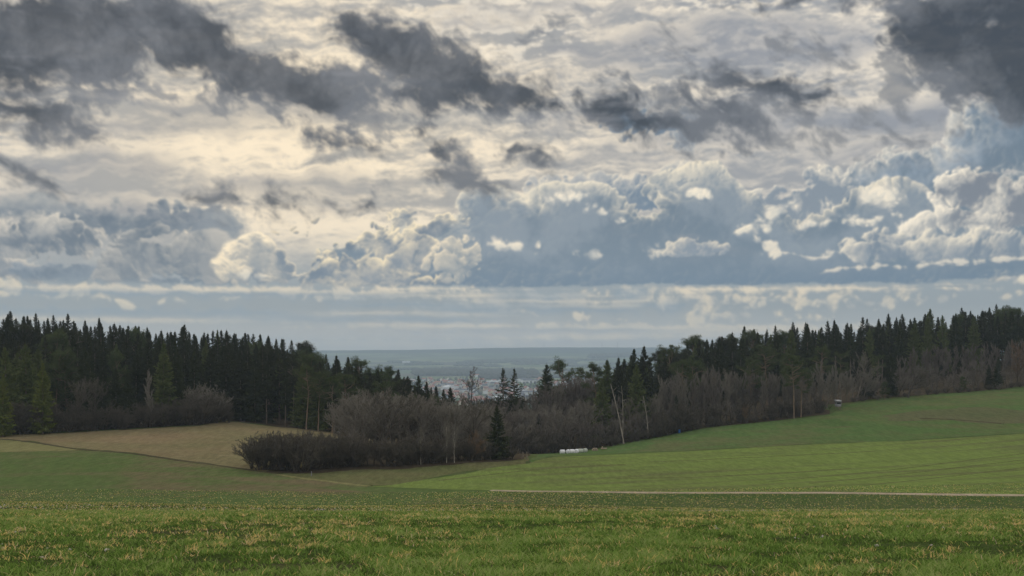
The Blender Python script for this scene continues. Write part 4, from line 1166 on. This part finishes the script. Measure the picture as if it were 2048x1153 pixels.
for kd, px, d, top, lab in T_:
    plant(kd, px, d, lab, top=top, wid=1.25 if px in (994, 1095) or kd == 'drooping' else 1.15 if kd in ('spruce', 'olive') else 1.0)

B_SNG = bark("dead_wood", rgb(.33, .30, .26), rgb(.20, .18, .155), 1.2)
def snag(px0, d, py1, px1, label, r0=0.19, fork=None):
    x, z0 = wx_(px0, d), tz(wx_(px0, d), d)
    top = np.array([wx_(px1, d), d - 1.0, zpx(d, py1)])
    P0 = np.array([x, d, z0 - 0.3]); n = 8
    q = np.linspace(0, 1, n + 1)[:, None]
    c = P0 * (1 - q) + top * q; c[:, 0] += 0.35 * np.sin(q[:, 0] * 2.6)
    rad = r0 * (1 - 0.6 * q[:, 0])
    parts = [tubes(c[:-1] - [x, d, z0], c[1:] - [x, d, z0], rad[:-1], rad[1:], 8)]
    br = []
    rr = np.random.RandomState(int(px0))
    for k in range(11):
        i = 2 + k // 2; a = c[min(i, n)] - [x, d, z0]
        dv = np.array([rr.uniform(-1, 1), rr.uniform(-.5, .5), rr.uniform(0.2, 1)]); dv /= np.linalg.norm(dv)
        br.append(tubes(a[None], (a + dv * rr.uniform(0.6, 1.6))[None], np.array([0.05]), np.array([0.015]), 4))
    e = bpy.data.objects.new("dead_tree", None); SC.collection.objects.link(e); e.location = (x, d, z0)
    tag(e, label, 'dead tree')
    link_mesh("trunk", *merge(parts), [B_SNG], parent=e)
    link_mesh("branch_stubs", *merge(br), [B_SNG], parent=e)
snag(1248, 308, 768, 1219, 'long white trunk leaning left out of the hollow\'s trees')
snag(1245, 309, 772, 1241, 'thin upright pale trunk behind the long leaning white one', 0.10)
snag(1297, 312, 792, 1284, 'short white broken trunk right of the long leaning one', 0.15)

# ---- leafless trees and shrubs set in rows
def row(kinds, x0, x1, dl, dh, top, jit, n, lab, grp, wid=1.25, dfun=None):
    for k in range(n):
        px = x0 + (x1 - x0) * (k + 0.5 + TR.uniform(-.35, .35)) / n
        d = TR.uniform(dl, dh) if dfun is None else float(np.interp(px, *dfun)) + TR.uniform(dl, dh)
        tp = float(np.interp(px, *top)) + TR.uniform(-jit, jit)
        kd = TR.choice(kinds)
        if tz(wx_(px, d), d) + 1.2 > zpx(d, tp): continue
        plant(kd, px, d, lab, top=tp, group=grp, wid=wid * TR.uniform(0.85, 1.15))
# left row of shrubs at the meadow
SH_L = ([-20, 60, 120, 170, 260, 330, 400, 440, 455], [814, 800, 806, 812, 816, 800, 788, 800, 818])
DM = ([-20, 0, 230, 400, 455], [268, 269, 280, 291, 299])
row(['shrub'], -20, 462, 0.5, 3, SH_L, 7, 20, 'dark leafless shrub in the row along the brown meadow\'s upper edge', 'shrubs along the meadow edge', 1.3, DM)
row(['shrub'], 200, 458, 4, 7, ([200, 330, 400, 460], [806, 790, 775, 800]), 8, 11, 'taller leafless shrub standing behind the row at the meadow\'s upper edge', 'shrubs along the meadow edge', 1.2, DM)
row(['rounddark'], -15, 165, 0, 2, ([-20, 165], [796, 798]), 5, 5, 'small leafless fruit tree with short dark trunk at the left meadow edge', 'small fruit trees at the left meadow edge', 1.25, DM)
row(['shrubgrey'], 370, 430, 6, 9, ([370, 430], [762, 768]), 5, 3, 'pale leafless bush under the dark spruces above the meadow corner', 'pale bushes above the meadow corner', 1.0, DM)
# the thicket that juts out between the fields
row(['shrub'], 500, 715, 0, 3, ([500, 540, 620, 715], [876, 864, 864, 872]), 12, 15, 'dark tangled shrub in the rounded thicket jutting over the fields', 'shrubs of the jutting thicket', 1.05, ([500, 590, 640, 715], [204, 201, 206, 213]))
row(['shrub', 'shrub', 'rounddark'], 508, 715, 4, 9, ([500, 540, 620, 715], [872, 860, 860, 868]), 9, 13, 'dark tangled shrub in the rounded thicket jutting over the fields', 'shrubs of the jutting thicket', 1.25, ([500, 590, 640, 715], [204, 201, 206, 213]))
row(['shrub', 'shrub', 'rounddark'], 700, 1030, -1, 4, ([700, 800, 900, 960, 1030], [872, 878, 878, 884, 896]), 14, 30, 'dark leafless shrub along the thicket\'s front between jutting end and pointed spruce', 'shrubs of the jutting thicket', 1.35, ([700, 860, 1040], [209, 218, 231]))
row(['round', 'round', 'rounddark'], 690, 985, 5, 20, ([690, 740, 800, 860, 950, 985], [806, 776, 796, 800, 810, 830]), 9, 26, 'grey leafless tree with hazy rounded crown behind the thicket', 'grey leafless trees behind the thicket', 1.25, ([690, 860, 1040], [217, 226, 238]))
row(['round', 'shrubgrey'], 700, 975, 26, 48, ([690, 740, 800, 860, 950, 985], [790, 766, 778, 790, 795, 805]), 9, 14, 'grey leafless tree deeper behind the thicket, below the pines', 'grey leafless trees behind the thicket', 1.2, ([690, 860, 1040], [217, 226, 238]))
# central hollow
DH = ([930, 1040, 1100, 1250, 1330], [292, 292, 300, 309, 314])
row(['roundbrown', 'round', 'shrub'], 1010, 1330, 1, 6, ([1010, 1100, 1200, 1330], [850, 846, 838, 822]), 10, 26, 'low leafless tree on the hollow\'s edge behind the bales', 'low leafless trees around the hollow', 1.3, DH)
row(['roundbrown', 'round'], 940, 1330, 8, 26, ([940, 1000, 1100, 1200, 1330], [816, 810, 800, 796, 790]), 11, 30, 'brownish leafless tree filling the hollow, second row from the bales', 'leafless trees filling the hollow', 1.2, DH)
row(['broombrown', 'broom', 'roundbrown'], 955, 1235, 36, 62, ([940, 1050, 1110, 1150, 1230], [800, 786, 752, 748, 748]), 8, 34, 'purplish leafless tree at the back of the hollow below the distant fields', 'purplish leafless trees at the hollow\'s back', 1.15, DH)
row(['broombrown'], 1110, 1180, 60, 72, ([1100, 1190], [748, 744]), 4, 6, 'purplish leafless tree, topmost of the hollow, touching the distant fields', 'purplish leafless trees at the hollow\'s back', 1.1, DH)
row(['shrub'], 1040, 1330, -1.2, 0.2, ([1040, 1130, 1330], [882, 880, 850]), 8, 14, 'low dark bush at the field edge of the hollow', 'low bushes on the field edge', 1.4, DH)
# the pale grove on the right
DG = ([1310, 1400, 1550, 1660, 1700, 1900, 2060, 2100], [314, 322, 328, 335, 353, 373, 386, 388])
row(['broom', 'broombrown'], 1312, 1650, 5, 12, ([1312, 1350, 1440, 1560, 1650], [768, 752, 742, 744, 758]), 8, 26, 'pale slender leafless tree in the dense grove above the right field', 'slender trees of the pale grove', 1.15, DG)
row(['broom', 'broombrown'], 1320, 1660, 14, 26, ([1312, 1350, 1440, 1560, 1650], [748, 738, 734, 736, 738]), 7, 24, 'pale slender leafless tree at the back of the dense grove', 'slender trees of the pale grove', 1.1, DG)
row(['roundbrown', 'shrub', 'rounddark'], 1315, 1665, 0.5, 4, ([1315, 1500, 1665], [815, 800, 798]), 12, 22, 'low dark leafless tree along the grove\'s foot', 'low trees along the grove\'s foot', 1.35, DG)
row(['shrub'], 1325, 1668, -1.0, 0.3, ([1315, 1500, 1620, 1668], [846, 832, 815, 818]), 5, 16, 'low dark bush on the right field\'s edge below the grove', 'low bushes on the field edge', 1.5, DG)
row(['broom', 'round'], 1650, 1760, 3, 12, ([1650, 1700, 1760], [742, 738, 748]), 10, 9, 'pale leafless tree between the grove and the hunting blind', 'pale trees near the hunting blind', 1.15, DG)
row(['roundbrown', 'broombrown'], 1720, 2075, 1.5, 8, ([1700, 1800, 1900, 2075], [756, 748, 742, 732]), 8, 26, 'brown leafless tree in the front row along the upper field edge', 'brown thicket along the upper field edge', 1.25, DG)
row(['broombrown'], 1790, 2075, 30, 44, ([1790, 1850, 1950, 2075], [712, 690, 692, 676]), 7, 24, 'purplish-brown leafless tree high in the thicket under the ridge spruces', 'purplish thicket under the ridge wood', 1.2, DG)
row(['broombrown', 'roundbrown'], 1780, 2075, 14, 26, ([1790, 1850, 1950, 2075], [732, 724, 716, 700]), 7, 20, 'purplish-brown leafless tree midway up the thicket under the ridge spruces', 'purplish thicket under the ridge wood', 1.2, DG)
row(['shrub', 'shrubgrey'], 1700, 2075, -0.5, 1.2, ([1700, 1850, 2075], [792, 778, 760]), 5, 18, 'low brown bush on the upper field edge', 'low bushes on the field edge', 1.4, DG)
print('TREES', COUNT, sum(COUNT.values()), 'stuff', len(stuff_trees))

# ------------------------------------------------------------------ things at the field edges
def paint(name, c, rough=0.5, c2=None, s=4.0):
    m, t, b = mat(name)
    tcn = t.nodes.new('ShaderNodeNewGeometry')
    n = noise(t, tcn.outputs['Position'], s, 4.0, 0.65)
    t.links.new(mix(t, n.step(0.3, 0.7), c, c2 or tuple(v * 0.8 for v in c[:3]) + (1.0,)), b.inputs['Base Color'])
    b.inputs['Roughness'].default_value = rough
    return m
def box(x0, x1, y0, y1, z0, z1):
    v = np.array([[x, y, z] for z in (z0, z1) for y in (y0, y1) for x in (x0, x1)], float)
    f = np.array([[0, 2, 3, 1], [4, 5, 7, 6], [0, 1, 5, 4], [2, 6, 7, 3], [0, 4, 6, 2], [1, 3, 7, 5]])
    return v, f
def empty(name, x, y, label, cat, group=None, z=None, rz=0.0):
    e = bpy.data.objects.new(name, None); SC.collection.objects.link(e)
    e.location = (x, y, tz(x, y) if z is None else z); e.rotation_euler = (0, 0, rz)
    return tag(e, label, cat, group)

M_WRAP = paint("white_film", rgb(.82, .84, .88), 0.35)
M_WRAPG = paint("grey_green_film", rgb(.50, .54, .48), 0.4)
M_WOOD = paint("weathered_wood", rgb(.26, .22, .18), 0.8, rgb(.18, .15, .12))
M_CUT = paint("cut_wood", rgb(.40, .33, .25), 0.8)
M_DARK = paint("dark_opening", rgb(.03, .03, .03), 0.8)
M_TIN = paint("pale_tin", rgb(.27, .275, .29), 0.5)
M_BLUE = paint("blue_plastic", rgb(.05, .16, .42), 0.4)

def bale(w=1.0, l=1.15, seed=0):
    """wrapped round bale lying on its side: a drum with soft shoulders and film folds"""
    r = np.random.RandomState(seed); n = 28
    prof = [(-l / 2, 0.0), (-l / 2 + .01, w * .30), (-l / 2 + .03, w * .43), (-l / 2 + .12, w * .492), (-l * .2, w * .5), (l * .2, w * .5), (l / 2 - .12, w * .492), (l / 2 - .03, w * .43), (l / 2 - .01, w * .30), (l / 2, 0.0)]
    a = np.arange(n) / n * 2 * math.pi
    rim = 1 + 0.02 * r.standard_normal((len(prof), n))
    v = np.stack([np.stack([np.full(n, x), np.cos(a) * q * rim[i], np.sin(a) * q * rim[i]], -1) for i, (x, q) in enumerate(prof)]).reshape(-1, 3)
    v[:, 2] = np.maximum(v[:, 2], -w * 0.46) + w * 0.46
    f = np.array([[i * n + k, i * n + (k + 1) % n, (i + 1) * n + (k + 1) % n, (i + 1) * n + k] for i in range(len(prof) - 1) for k in range(n)])
    return v, f
bl = [(1125, 284, 0.2, 'leftmost white wrapped bale of the row at the hollow\'s edge', 0), (1136, 284.6, 1.4, 'second white wrapped bale from the left, set a little back', 0), (1144, 283.6, 0.4, 'white wrapped bale in the middle of the row', 0),
      (1153, 284.2, 1.2, 'white wrapped bale next to the grey-green ones', 0), (1161, 286.5, 0.1, 'left one of the two dull grey-green wrapped bales', 1), (1170, 287.5, 1.0, 'last dull grey-green wrapped bale at the row\'s right end', 1)]
bmesh_ = []
for i in range(3):
    me = bpy.data.meshes.new("bale"); me_fill(me, *bale(seed=i), smooth=True); me.materials.append(M_WRAP); bmesh_.append(me)
meg = bpy.data.meshes.new("bale"); me_fill(meg, *bale(seed=5), smooth=True); meg.materials.append(M_WRAPG)
for i, (px, d, rz, lab, g) in enumerate(bl):
    o = bpy.data.objects.new("wrapped_bale", meg if g else bmesh_[i % 3]); SC.collection.objects.link(o)
    x = wx_(px, d); o.location = (x, d, tz(x, d) + 0.0); o.rotation_euler = (0, 0, rz)
    tag(o, lab, 'bale', 'wrapped bales at the hollow\'s edge')

# short stacks of cut logs behind the bales
for px, d, lab, nlog in ((1190, 294, 'small stack of pale cut logs right of the bales', 7), (1208, 297, 'farther, smaller pile of pale cut logs right of the bales', 5)):
    x = wx_(px, d); e = empty("log_pile", x, d, lab, 'log pile')
    k = 0
    for lv in range(3):
        for j in range(4 - lv):
            if k >= nlog: break
            c = np.array([(j - 1.5 + lv * 0.5) * 0.36, 0, 0.18 + lv * 0.31])
            v, f = tubes([c + [0, -0.6, 0]], [c + [0, 0.6, 0]], np.array([0.17]), np.array([0.17]), 10)
            cap_ = np.array([[9 - q for q in range(10)]]); cap2 = np.array([[10 + q for q in range(10)]])
            me = bpy.data.meshes.new("log"); me_fill(me, v, [f, np.concatenate([cap_, cap2])]); me.materials.append(M_CUT)
            o = bpy.data.objects.new("log", me); SC.collection.objects.link(o); o.parent = e; k += 1

# pale field stones turned up in the near crop
rst = np.random.RandomState(77)
n_ = 1500
sd_ = np.where(rst.rand(n_) < 0.6, rst.normal(78, 9, n_), rst.uniform(16, 120, n_)); sd_ = np.clip(sd_, 15, 120)
su_ = rst.uniform(-.46, .46, n_); sx_ = su_ * sd_
kp = (fb(sx_, sd_, 9.0, 3, 500) + 0.25 * rst.rand(n_)) > 0.05
sx_, sd_ = sx_[kp], sd_[kp]; n_ = len(sx_)
oc = np.array([[1, 0, 0], [0, 1, 0], [-1, 0, 0], [0, -1, 0], [0, 0, .75], [0, 0, -.5], [.7, .7, .35], [-.7, -.6, .4]])
fo = np.array([[0, 6, 4], [6, 1, 4], [1, 2, 4], [2, 7, 4], [7, 3, 4], [3, 0, 4], [1, 0, 5], [2, 1, 5], [3, 2, 5], [0, 3, 5], [0, 1, 6], [2, 3, 7]])
sz_ = rst.uniform(.03, .075, n_) * np.interp(sd_, [15, 60], [.6, 1.0])
vv = oc[None] * (1 + .35 * rst.standard_normal((n_, 8, 1))) * sz_[:, None, None]
vv = vv + np.stack([sx_, sd_, terrain(sx_, sd_) + .035], -1)[:, None]
ff = (fo[None] + np.arange(n_)[:, None, None] * 8).reshape(-1, 3)
tag(link_mesh("stones", vv.reshape(-1, 3), ff, [paint("pale_limestone", rgb(.52, .48, .42), .9, rgb(.34, .31, .27))]), 'pale stones lying scattered in the near crop', 'stones', kind='stuff')

# raised hunting blind by the wood
x, d = wx_(1676, 338), 338.0
e = empty("hunting_blind", x, d, 'pale raised hunting blind on short legs where the grove ends', 'hunting blind', rz=0.15)
e.scale = (0.84, 0.9, 1.22)
for sx in (-1, 1):
    for sy in (-1, 1):
        link_mesh("leg", *tubes([[sx * .75, sy * .75, -.2]], [[sx * .62, sy * .62, .73]], np.array([.07]), np.array([.06]), 6), [M_WOOD], parent=e)
link_mesh("floor_platform", *box(-.85, .85, -.8, .8, .72, .80), [M_WOOD], parent=e)
wl = merge([box(-.78, .78, -.74, -.70, .80, 1.35), box(-.78, .78, .70, .74, .80, 2.05), box(-.78, -.74, -.70, .70, .80, 1.35), (box(.74, .78, -.70, .70, .80, 1.35)),
            box(-.78, -.66, -.74, -.70, 1.35, 2.05), box(.66, .78, -.74, -.70, 1.35, 2.05), box(-.78, .78, -.742, -.70, 1.75, 2.05), box(-.78, -.74, -.7, .7, 1.75, 2.05), box(.74, .78, -.7, .7, 1.75, 2.05)])
link_mesh("cabin_walls", *wl, [M_TIN], parent=e)
link_mesh("window_opening", *box(-.66, .66, -.66, -.64, 1.35, 1.75), [M_DARK], parent=e)
rv = np.array([[-.95, -.95, 2.02], [.95, -.95, 2.02], [.95, .95, 2.22], [-.95, .95, 2.22], [-.95, -.95, 2.10], [.95, -.95, 2.10], [.95, .95, 2.30], [-.95, .95, 2.30]])
link_mesh("roof", rv, np.array([[0, 3, 2, 1], [4, 5, 6, 7], [0, 1, 5, 4], [1, 2, 6, 5], [2, 3, 7, 6], [3, 0, 4, 7]]), [paint("white_roof", rgb(.45, .46, .48), .5)], parent=e)
for k in range(4):
    pass
ld = [tubes([[s_, -1.25, -.1]], [[s_, -.80, .80]], np.array([.035]), np.array([.035]), 5) for s_ in (-.25, .25)] + [tubes([[-.25, -1.25 + q * .45, -.1 + q * .9]], [[.25, -1.25 + q * .45, -.1 + q * .9]], np.array([.025]), np.array([.025]), 5) for q in (.3, .55, .8)]
link_mesh("ladder", *merge(ld), [M_WOOD], parent=e)

# blue barrel at the grove's foot
x, d = wx_(1357, 318), 316.5
pr = [(0, 0), (.28, 0), (.30, .04), (.29, .3), (.305, .32), (.29, .34), (.29, .6), (.305, .62), (.29, .64), (.30, .88), (.28, .92), (0, .92)]
a = np.arange(20) / 20 * 2 * math.pi
v = np.stack([np.stack([np.cos(a) * q, np.sin(a) * q, np.full(20, z)], -1) for q, z in pr]).reshape(-1, 3)
f = np.array([[i * 20 + k, i * 20 + (k + 1) % 20, (i + 1) * 20 + (k + 1) % 20, (i + 1) * 20 + k] for i in range(len(pr) - 1) for k in range(20)])
o = link_mesh("barrel", v, f, [M_BLUE], smooth=True); o.location = (x, d, tz(x, d))
tag(o, 'small blue plastic barrel at the foot of the pale grove', 'barrel')

# posts at the thicket's right tip and by the path
for px, d, h, lab in ((1045, 231, 1.25, 'dark wooden fence post nearer the thicket\'s right tip'), (1053, 229, 1.5, 'dark wooden fence post standing free beside the thicket\'s right tip')):
    x = wx_(px, d); e = empty("fence_post", x, d, lab, 'post')
    link_mesh("post", *tubes([[0, 0, -.2]], [[0.05, 0, h]], np.array([.11]), np.array([.10]), 8), [M_WOOD], parent=e)
    link_mesh("brace", *tubes([[.45, 0, 0]], [[.05, 0, h * .7]], np.array([.05]), np.array([.05]), 6), [M_WOOD], parent=e)
x, d = wx_(623, 196), 196.0
o = link_mesh("marker_post", *merge([tubes([[0, 0, -.1]], [[0, 0, .75]], np.array([.06]), np.array([.06]), 8), tubes([[0, 0, .75]], [[0, 0, .80]], np.array([.06]), np.array([.01]), 8)]), [M_TIN])
o.location = (x, d, tz(x, d)); tag(o, 'tiny pale marker post at the path by the thicket', 'post')
# white beehive-like box in the clearing
x, d = wx_(677, 288), 288.0
e = empty("white_box", x, d, 'small white box on legs in the clearing under the pines', 'box', rz=.3)
link_mesh("body", *box(-.35, .35, -.3, .3, .35, .95), [M_WRAP], parent=e)
link_mesh("lid", *box(-.4, .4, -.35, .35, .952, 1.02), [M_TIN], parent=e)
for sx in (-1, 1):
    for sy in (-1, 1): link_mesh("leg", *box(sx * .28 - .04, sx * .28 + .04, sy * .22 - .04, sy * .22 + .04, -.1, .348), [M_WOOD], parent=e)
# low fence in the shrubs at left
pts = [(wx_(px, d_), d_) for px, d_ in ((-30, 283), (20, 284), (70, 285), (120, 286), (170, 287), (215, 288))]
e = empty("wire_fence", *pts[0], 'light post-and-rail fence seen through the shrubs at far left', 'fence')
L0 = np.array([pts[0][0], pts[0][1], tz(*pts[0])])
prev = None
for i in range(16):
    q = i / 15 * (len(pts) - 1); k = min(int(q), len(pts) - 2); fr = q - k
    x = pts[k][0] * (1 - fr) + pts[k + 1][0] * fr; y = pts[k][1] * (1 - fr) + pts[k + 1][1] * fr
    c = np.array([x, y, tz(x, y)]) - L0
    link_mesh("post", *tubes([c - [0, 0, .2]], [c + [0, 0, 1.2]], np.array([.06]), np.array([.055]), 6), [M_WOOD], parent=e)
    if prev is not None:
        rr_ = merge([tubes([prev + [0, -.06, h]], [c + [0, -.06, h]], np.array([.03]), np.array([.03]), 4) for h in (.5, 1.05)])
        link_mesh("rail", *rr_, [M_WOOD], parent=e)
    prev = c

# ------------------------------------------------------------------ the town in the plain
rt = random.Random(5)
def house_mesh(w, l, h, rh, roofm, wallm, chim=True, wins=True):
    o_ = 0.5
    v = [[-l/2, -w/2, -2], [l/2, -w/2, -2], [l/2, w/2, -2], [-l/2, w/2, -2], [-l/2, -w/2, h], [l/2, -w/2, h], [l/2, w/2, h], [-l/2, w/2, h], [-l/2, 0, h + rh], [l/2, 0, h + rh]]
    wall4 = [[0, 1, 5, 4], [2, 3, 7, 6]]; wall4 += [[1, 2, 6, 5], [3, 0, 4, 7]]
    wall3 = [[5, 6, 9], [7, 4, 8]]
    me = bpy.data.meshes.new("walls"); me_fill(me, v, [np.array(wall4), np.array(wall3)]); me.materials.append(wallm)
    L2, W2_, d_ = l/2 + o_, w/2 + o_, 0.3
    k = rh / (w/2); e_ = h - k * o_
    r = []
    for s_ in (-1, 1):
        a = [[-L2, s_ * W2_, e_ + .02], [L2, s_ * W2_, e_ + .02], [L2, 0, h + rh + .02], [-L2, 0, h + rh + .02]]
        r.append((np.array(a + [[x, y, z + d_] for x, y, z in a]), np.array([[0, 1, 2, 3], [4, 7, 6, 5], [0, 4, 5, 1], [1, 5, 6, 2], [3, 2, 6, 7], [0, 3, 7, 4]])))
    mr = bpy.data.meshes.new("roof"); vv, ff = merge(r); me_fill(mr, vv, ff); mr.materials.append(roofm)
    mw = bpy.data.meshes.new("windows")
    ws = []
    n = max(2, int(l / 3.2))
    for fl in range(int(h // 2.8)):
        for i in range(n):
            x = -l/2 + l * (i + .5) / n
            ws.append(box(x - .5, x + .5, -w/2 - .04, -w/2 + .02, .8 + fl * 2.8, 2.1 + fl * 2.8))
    vv, ff = merge(ws); me_fill(mw, vv, ff); mw.materials.append(M_DARK)
    return me, mr, mw
W_C = [paint("white_plaster", rgb(.80, .79, .76)), paint("cream_plaster", rgb(.70, .62, .48)), paint("grey_plaster", rgb(.50, .52, .54)), paint("hall_cladding", rgb(.78, .82, .86))]
R_C = [paint("red_tiles", rgb(.34, .15, .11)), paint("brown_tiles", rgb(.28, .15, .11)), paint("slate", rgb(.13, .14, .17)), paint("hall_roof", rgb(.62, .66, .70)), paint("orange_tiles", rgb(.40, .20, .14))]
HM = []
for i in range(12):
    if i < 9: HM.append(('house', ('cream', 'white', 'grey')[0] if i % 3 == 1 else ('white' if i % 3 == 0 else 'grey'), ('red', 'brown', 'slate', 'red', 'orange', 'red', 'brown', 'slate', 'red')[i],
                         house_mesh(rt.uniform(9, 12), rt.uniform(11, 22), rt.choice((5.8, 8.6)), rt.uniform(3.5, 5), [R_C[0], R_C[1], R_C[2], R_C[0], R_C[4], R_C[0], R_C[1], R_C[2], R_C[0]][i], W_C[i % 3])))
    else: HM.append(('warehouse', 'pale', ('grey', 'red', 'slate')[i - 9], house_mesh(rt.uniform(22, 32), rt.uniform(40, 75), 8.6, 3, [R_C[3], R_C[0], R_C[2]][i - 9], W_C[3])))
placed = []
def near(x, y, r_):
    return any((x - a) ** 2 + (y - b_) ** 2 < (r_ + c) ** 2 for a, b_, c in placed)
nh = 0
def house(i, x, y, lab, grp, rz):
    kind, wc, rc, ms_ = HM[i]
    e = empty(kind, x, y, lab, kind, grp, rz=rz)
    for me in ms_:
        o = bpy.data.objects.new(me.name, me); SC.collection.objects.link(o); o.parent = e
RN = {'red': 'red-roofed', 'brown': 'brown-roofed', 'slate': 'dark slate-roofed', 'orange': 'orange-roofed', 'grey': 'grey-roofed'}
WT = 4000
while nh < 270 and WT > 0:
    WT -= 1
    y = 2500 + 2100 * rt.random() ** 1.15
    px = rt.uniform(815, 1262) if rt.random() < 0.8 else rt.uniform(860, 1000)
    i = rt.randrange(9) if rt.random() < 0.88 else rt.randrange(9, 12)
    x = wx_(px, y)
    rr = 13 if i < 9 else 32
    if near(x, y, rr): continue
    placed.append((x, y, rr)); nh += 1
    kind, wc, rc, _ = HM[i]
    house(i, x, y, f"{wc} {RN[rc]} {kind} among the hazy town roofs in the valley gap", f"{wc} {RN[rc]} {kind}s of the town", rt.uniform(-1.6, 1.6))
for px, y, i, lab in ((812, 7600, 9, 'lone pale hall shining far out on the plain, left of the gap\'s middle'), (955, 5150, 10, 'long red-roofed hall in front of the dark far wood')):
    house(i, wx_(px, y), y, lab, None, 0.2)
# masts on the far ridge
for px, y, h, lab in ((1088, 10400, 42, 'thin radio mast on the far ridge near the gap\'s middle'), (1204, 10400, 38, 'left thin mast at the right end of the far ridge'), (1235, 10400, 44, 'right thin mast at the right end of the far ridge')):
    x = wx_(px, y); e = empty("radio_mast", x, y, lab, 'mast')
    ps = []
    for sx, sy in ((-1, -1), (1, -1), (0, 1)):
        ps.append(tubes([[sx * 3, sy * 3, -3]], [[sx * .8, sy * .8, h]], np.array([.7]), np.array([.5]), 4))
    for k in range(8):
        z0, z1 = h * k / 8, h * (k + 1) / 8; s0, s1 = 3 - 2.2 * k / 8, 3 - 2.2 * (k + 1) / 8
        ps.append(tubes([[-s0, -s0, z0]], [[s1, -s1, z1]], np.array([.4]), np.array([.4]), 3)); ps.append(tubes([[s0, -s0, z0]], [[0, s1, z1]], np.array([.4]), np.array([.4]), 3))
    link_mesh("lattice", *merge(ps), [M_TIN], parent=e)
    link_mesh("antenna", *tubes([[0, 0, h - 1]], [[0, 0, h + 9]], np.array([.5]), np.array([.3]), 5), [M_TIN], parent=e)

# woods, hedges and garden trees out in the plain: one mass
def lumps(name, spec, label, m, seed):
    r = np.random.RandomState(seed)
    ico = []
    n_ = 7
    vs, fs, o = [], [], 0
    # a small rough crown: rings with a jagged outline
    rings = [(0.0, .25), (.15, .62), (.4, .95), (.65, .85), (.85, .5), (1.0, .06)]
    for x, y, w, h in spec:
        z = tz(x, y)
        a = np.arange(n_) / n_ * 6.283 + r.rand() * 3
        q = np.stack([np.stack([x + np.cos(a) * w * rr_ * (0.7 + 0.6 * r.rand(n_)), y + np.sin(a) * w * rr_ * (0.7 + 0.6 * r.rand(n_)), np.full(n_, z - 1 + h * t_) + r.rand(n_) * h * .12], -1) for t_, rr_ in rings]).reshape(-1, 3)
        k = np.arange(n_)
        f = np.concatenate([np.stack([i * n_ + k, i * n_ + (k + 1) % n_, (i + 1) * n_ + (k + 1) % n_, (i + 1) * n_ + k], -1) for i in range(len(rings) - 1)])
        vs.append(q); fs.append(f + o); o += len(q)
    ob = link_mesh(name, np.concatenate(vs), np.concatenate(fs), [m])
    return tag(ob, label, 'woodland', kind='stuff')
M_FAR = leafy("far_woodland", rgb(.050, .060, .040), rgb(.085, .080, .062), rgb(.06, .06, .045), 0.0, 0.02)
sp_ = []
r8 = np.random.RandomState(8)
def belt(px0, px1, y0, y1, n, h=14, w=9, jag=0.0):
    for _ in range(n):
        y = r8.uniform(y0, y1); px = r8.uniform(px0, px1)
        sp_.append((wx_(px, y), y, w * r8.uniform(.7, 1.4), h * r8.uniform(.7, 1.25)))
belt(830, 1070, 5300, 5800, 900, 20, 16)        # the dark wood behind the town
belt(960, 1010, 4700, 4800, 130, 16, 10)
belt(1000, 1290, 4800, 4900, 260, 12, 10)
belt(700, 900, 6300, 6400, 200, 12, 10)
for _ in range(46):                               # hedges and copses across the fields
    y = r8.uniform(6000, 8000); px = r8.uniform(560, 1360); l = r8.uniform(15, 90)
    belt(px, px + l, y, y + r8.uniform(8, 60), int(l * 1.1), 12, 11)
belt(1010, 1090, 7700, 7800, 150, 20, 18); belt(1180, 1330, 8250, 8400, 500, 24, 18); belt(930, 1010, 7600, 7700, 120, 18, 16)
for _ in range(620):                              # trees between the houses
    y = r8.uniform(2300, 5000); px = r8.uniform(780, 1290); x = wx_(px, y)
    if not near(x, y, 4): sp_.append((x, y, r8.uniform(3, 6), r8.uniform(7, 12)))
lumps("far_woodland", sp_, 'dark woods, hedges and garden trees scattered over the distant plain', M_FAR, 3)

# ------------------------------------------------------------------ the air
hz, t, b = mat("haze")
t.nodes.remove(b)
pv = t.nodes.new('ShaderNodeVolumePrincipled')
pv.inputs['Color'].default_value = (0.54, 0.69, 0.87, 1.0)
pv.inputs['Density'].default_value = 1.25e-4
pv.inputs['Anisotropy'].default_value = 0.2
t.links.new(pv.outputs[0], t.nodes['Material Output'].inputs['Volume'])
gx1 = float(np.abs(gverts[:, 0]).max()) + 20
o = link_mesh("haze", *box(-gx1, gx1, -90, 12530, float(gverts[:, 2].min()) - 3, 92), [hz])
tag(o, 'pale blue haze lying over the whole landscape', 'haze', kind='stuff')
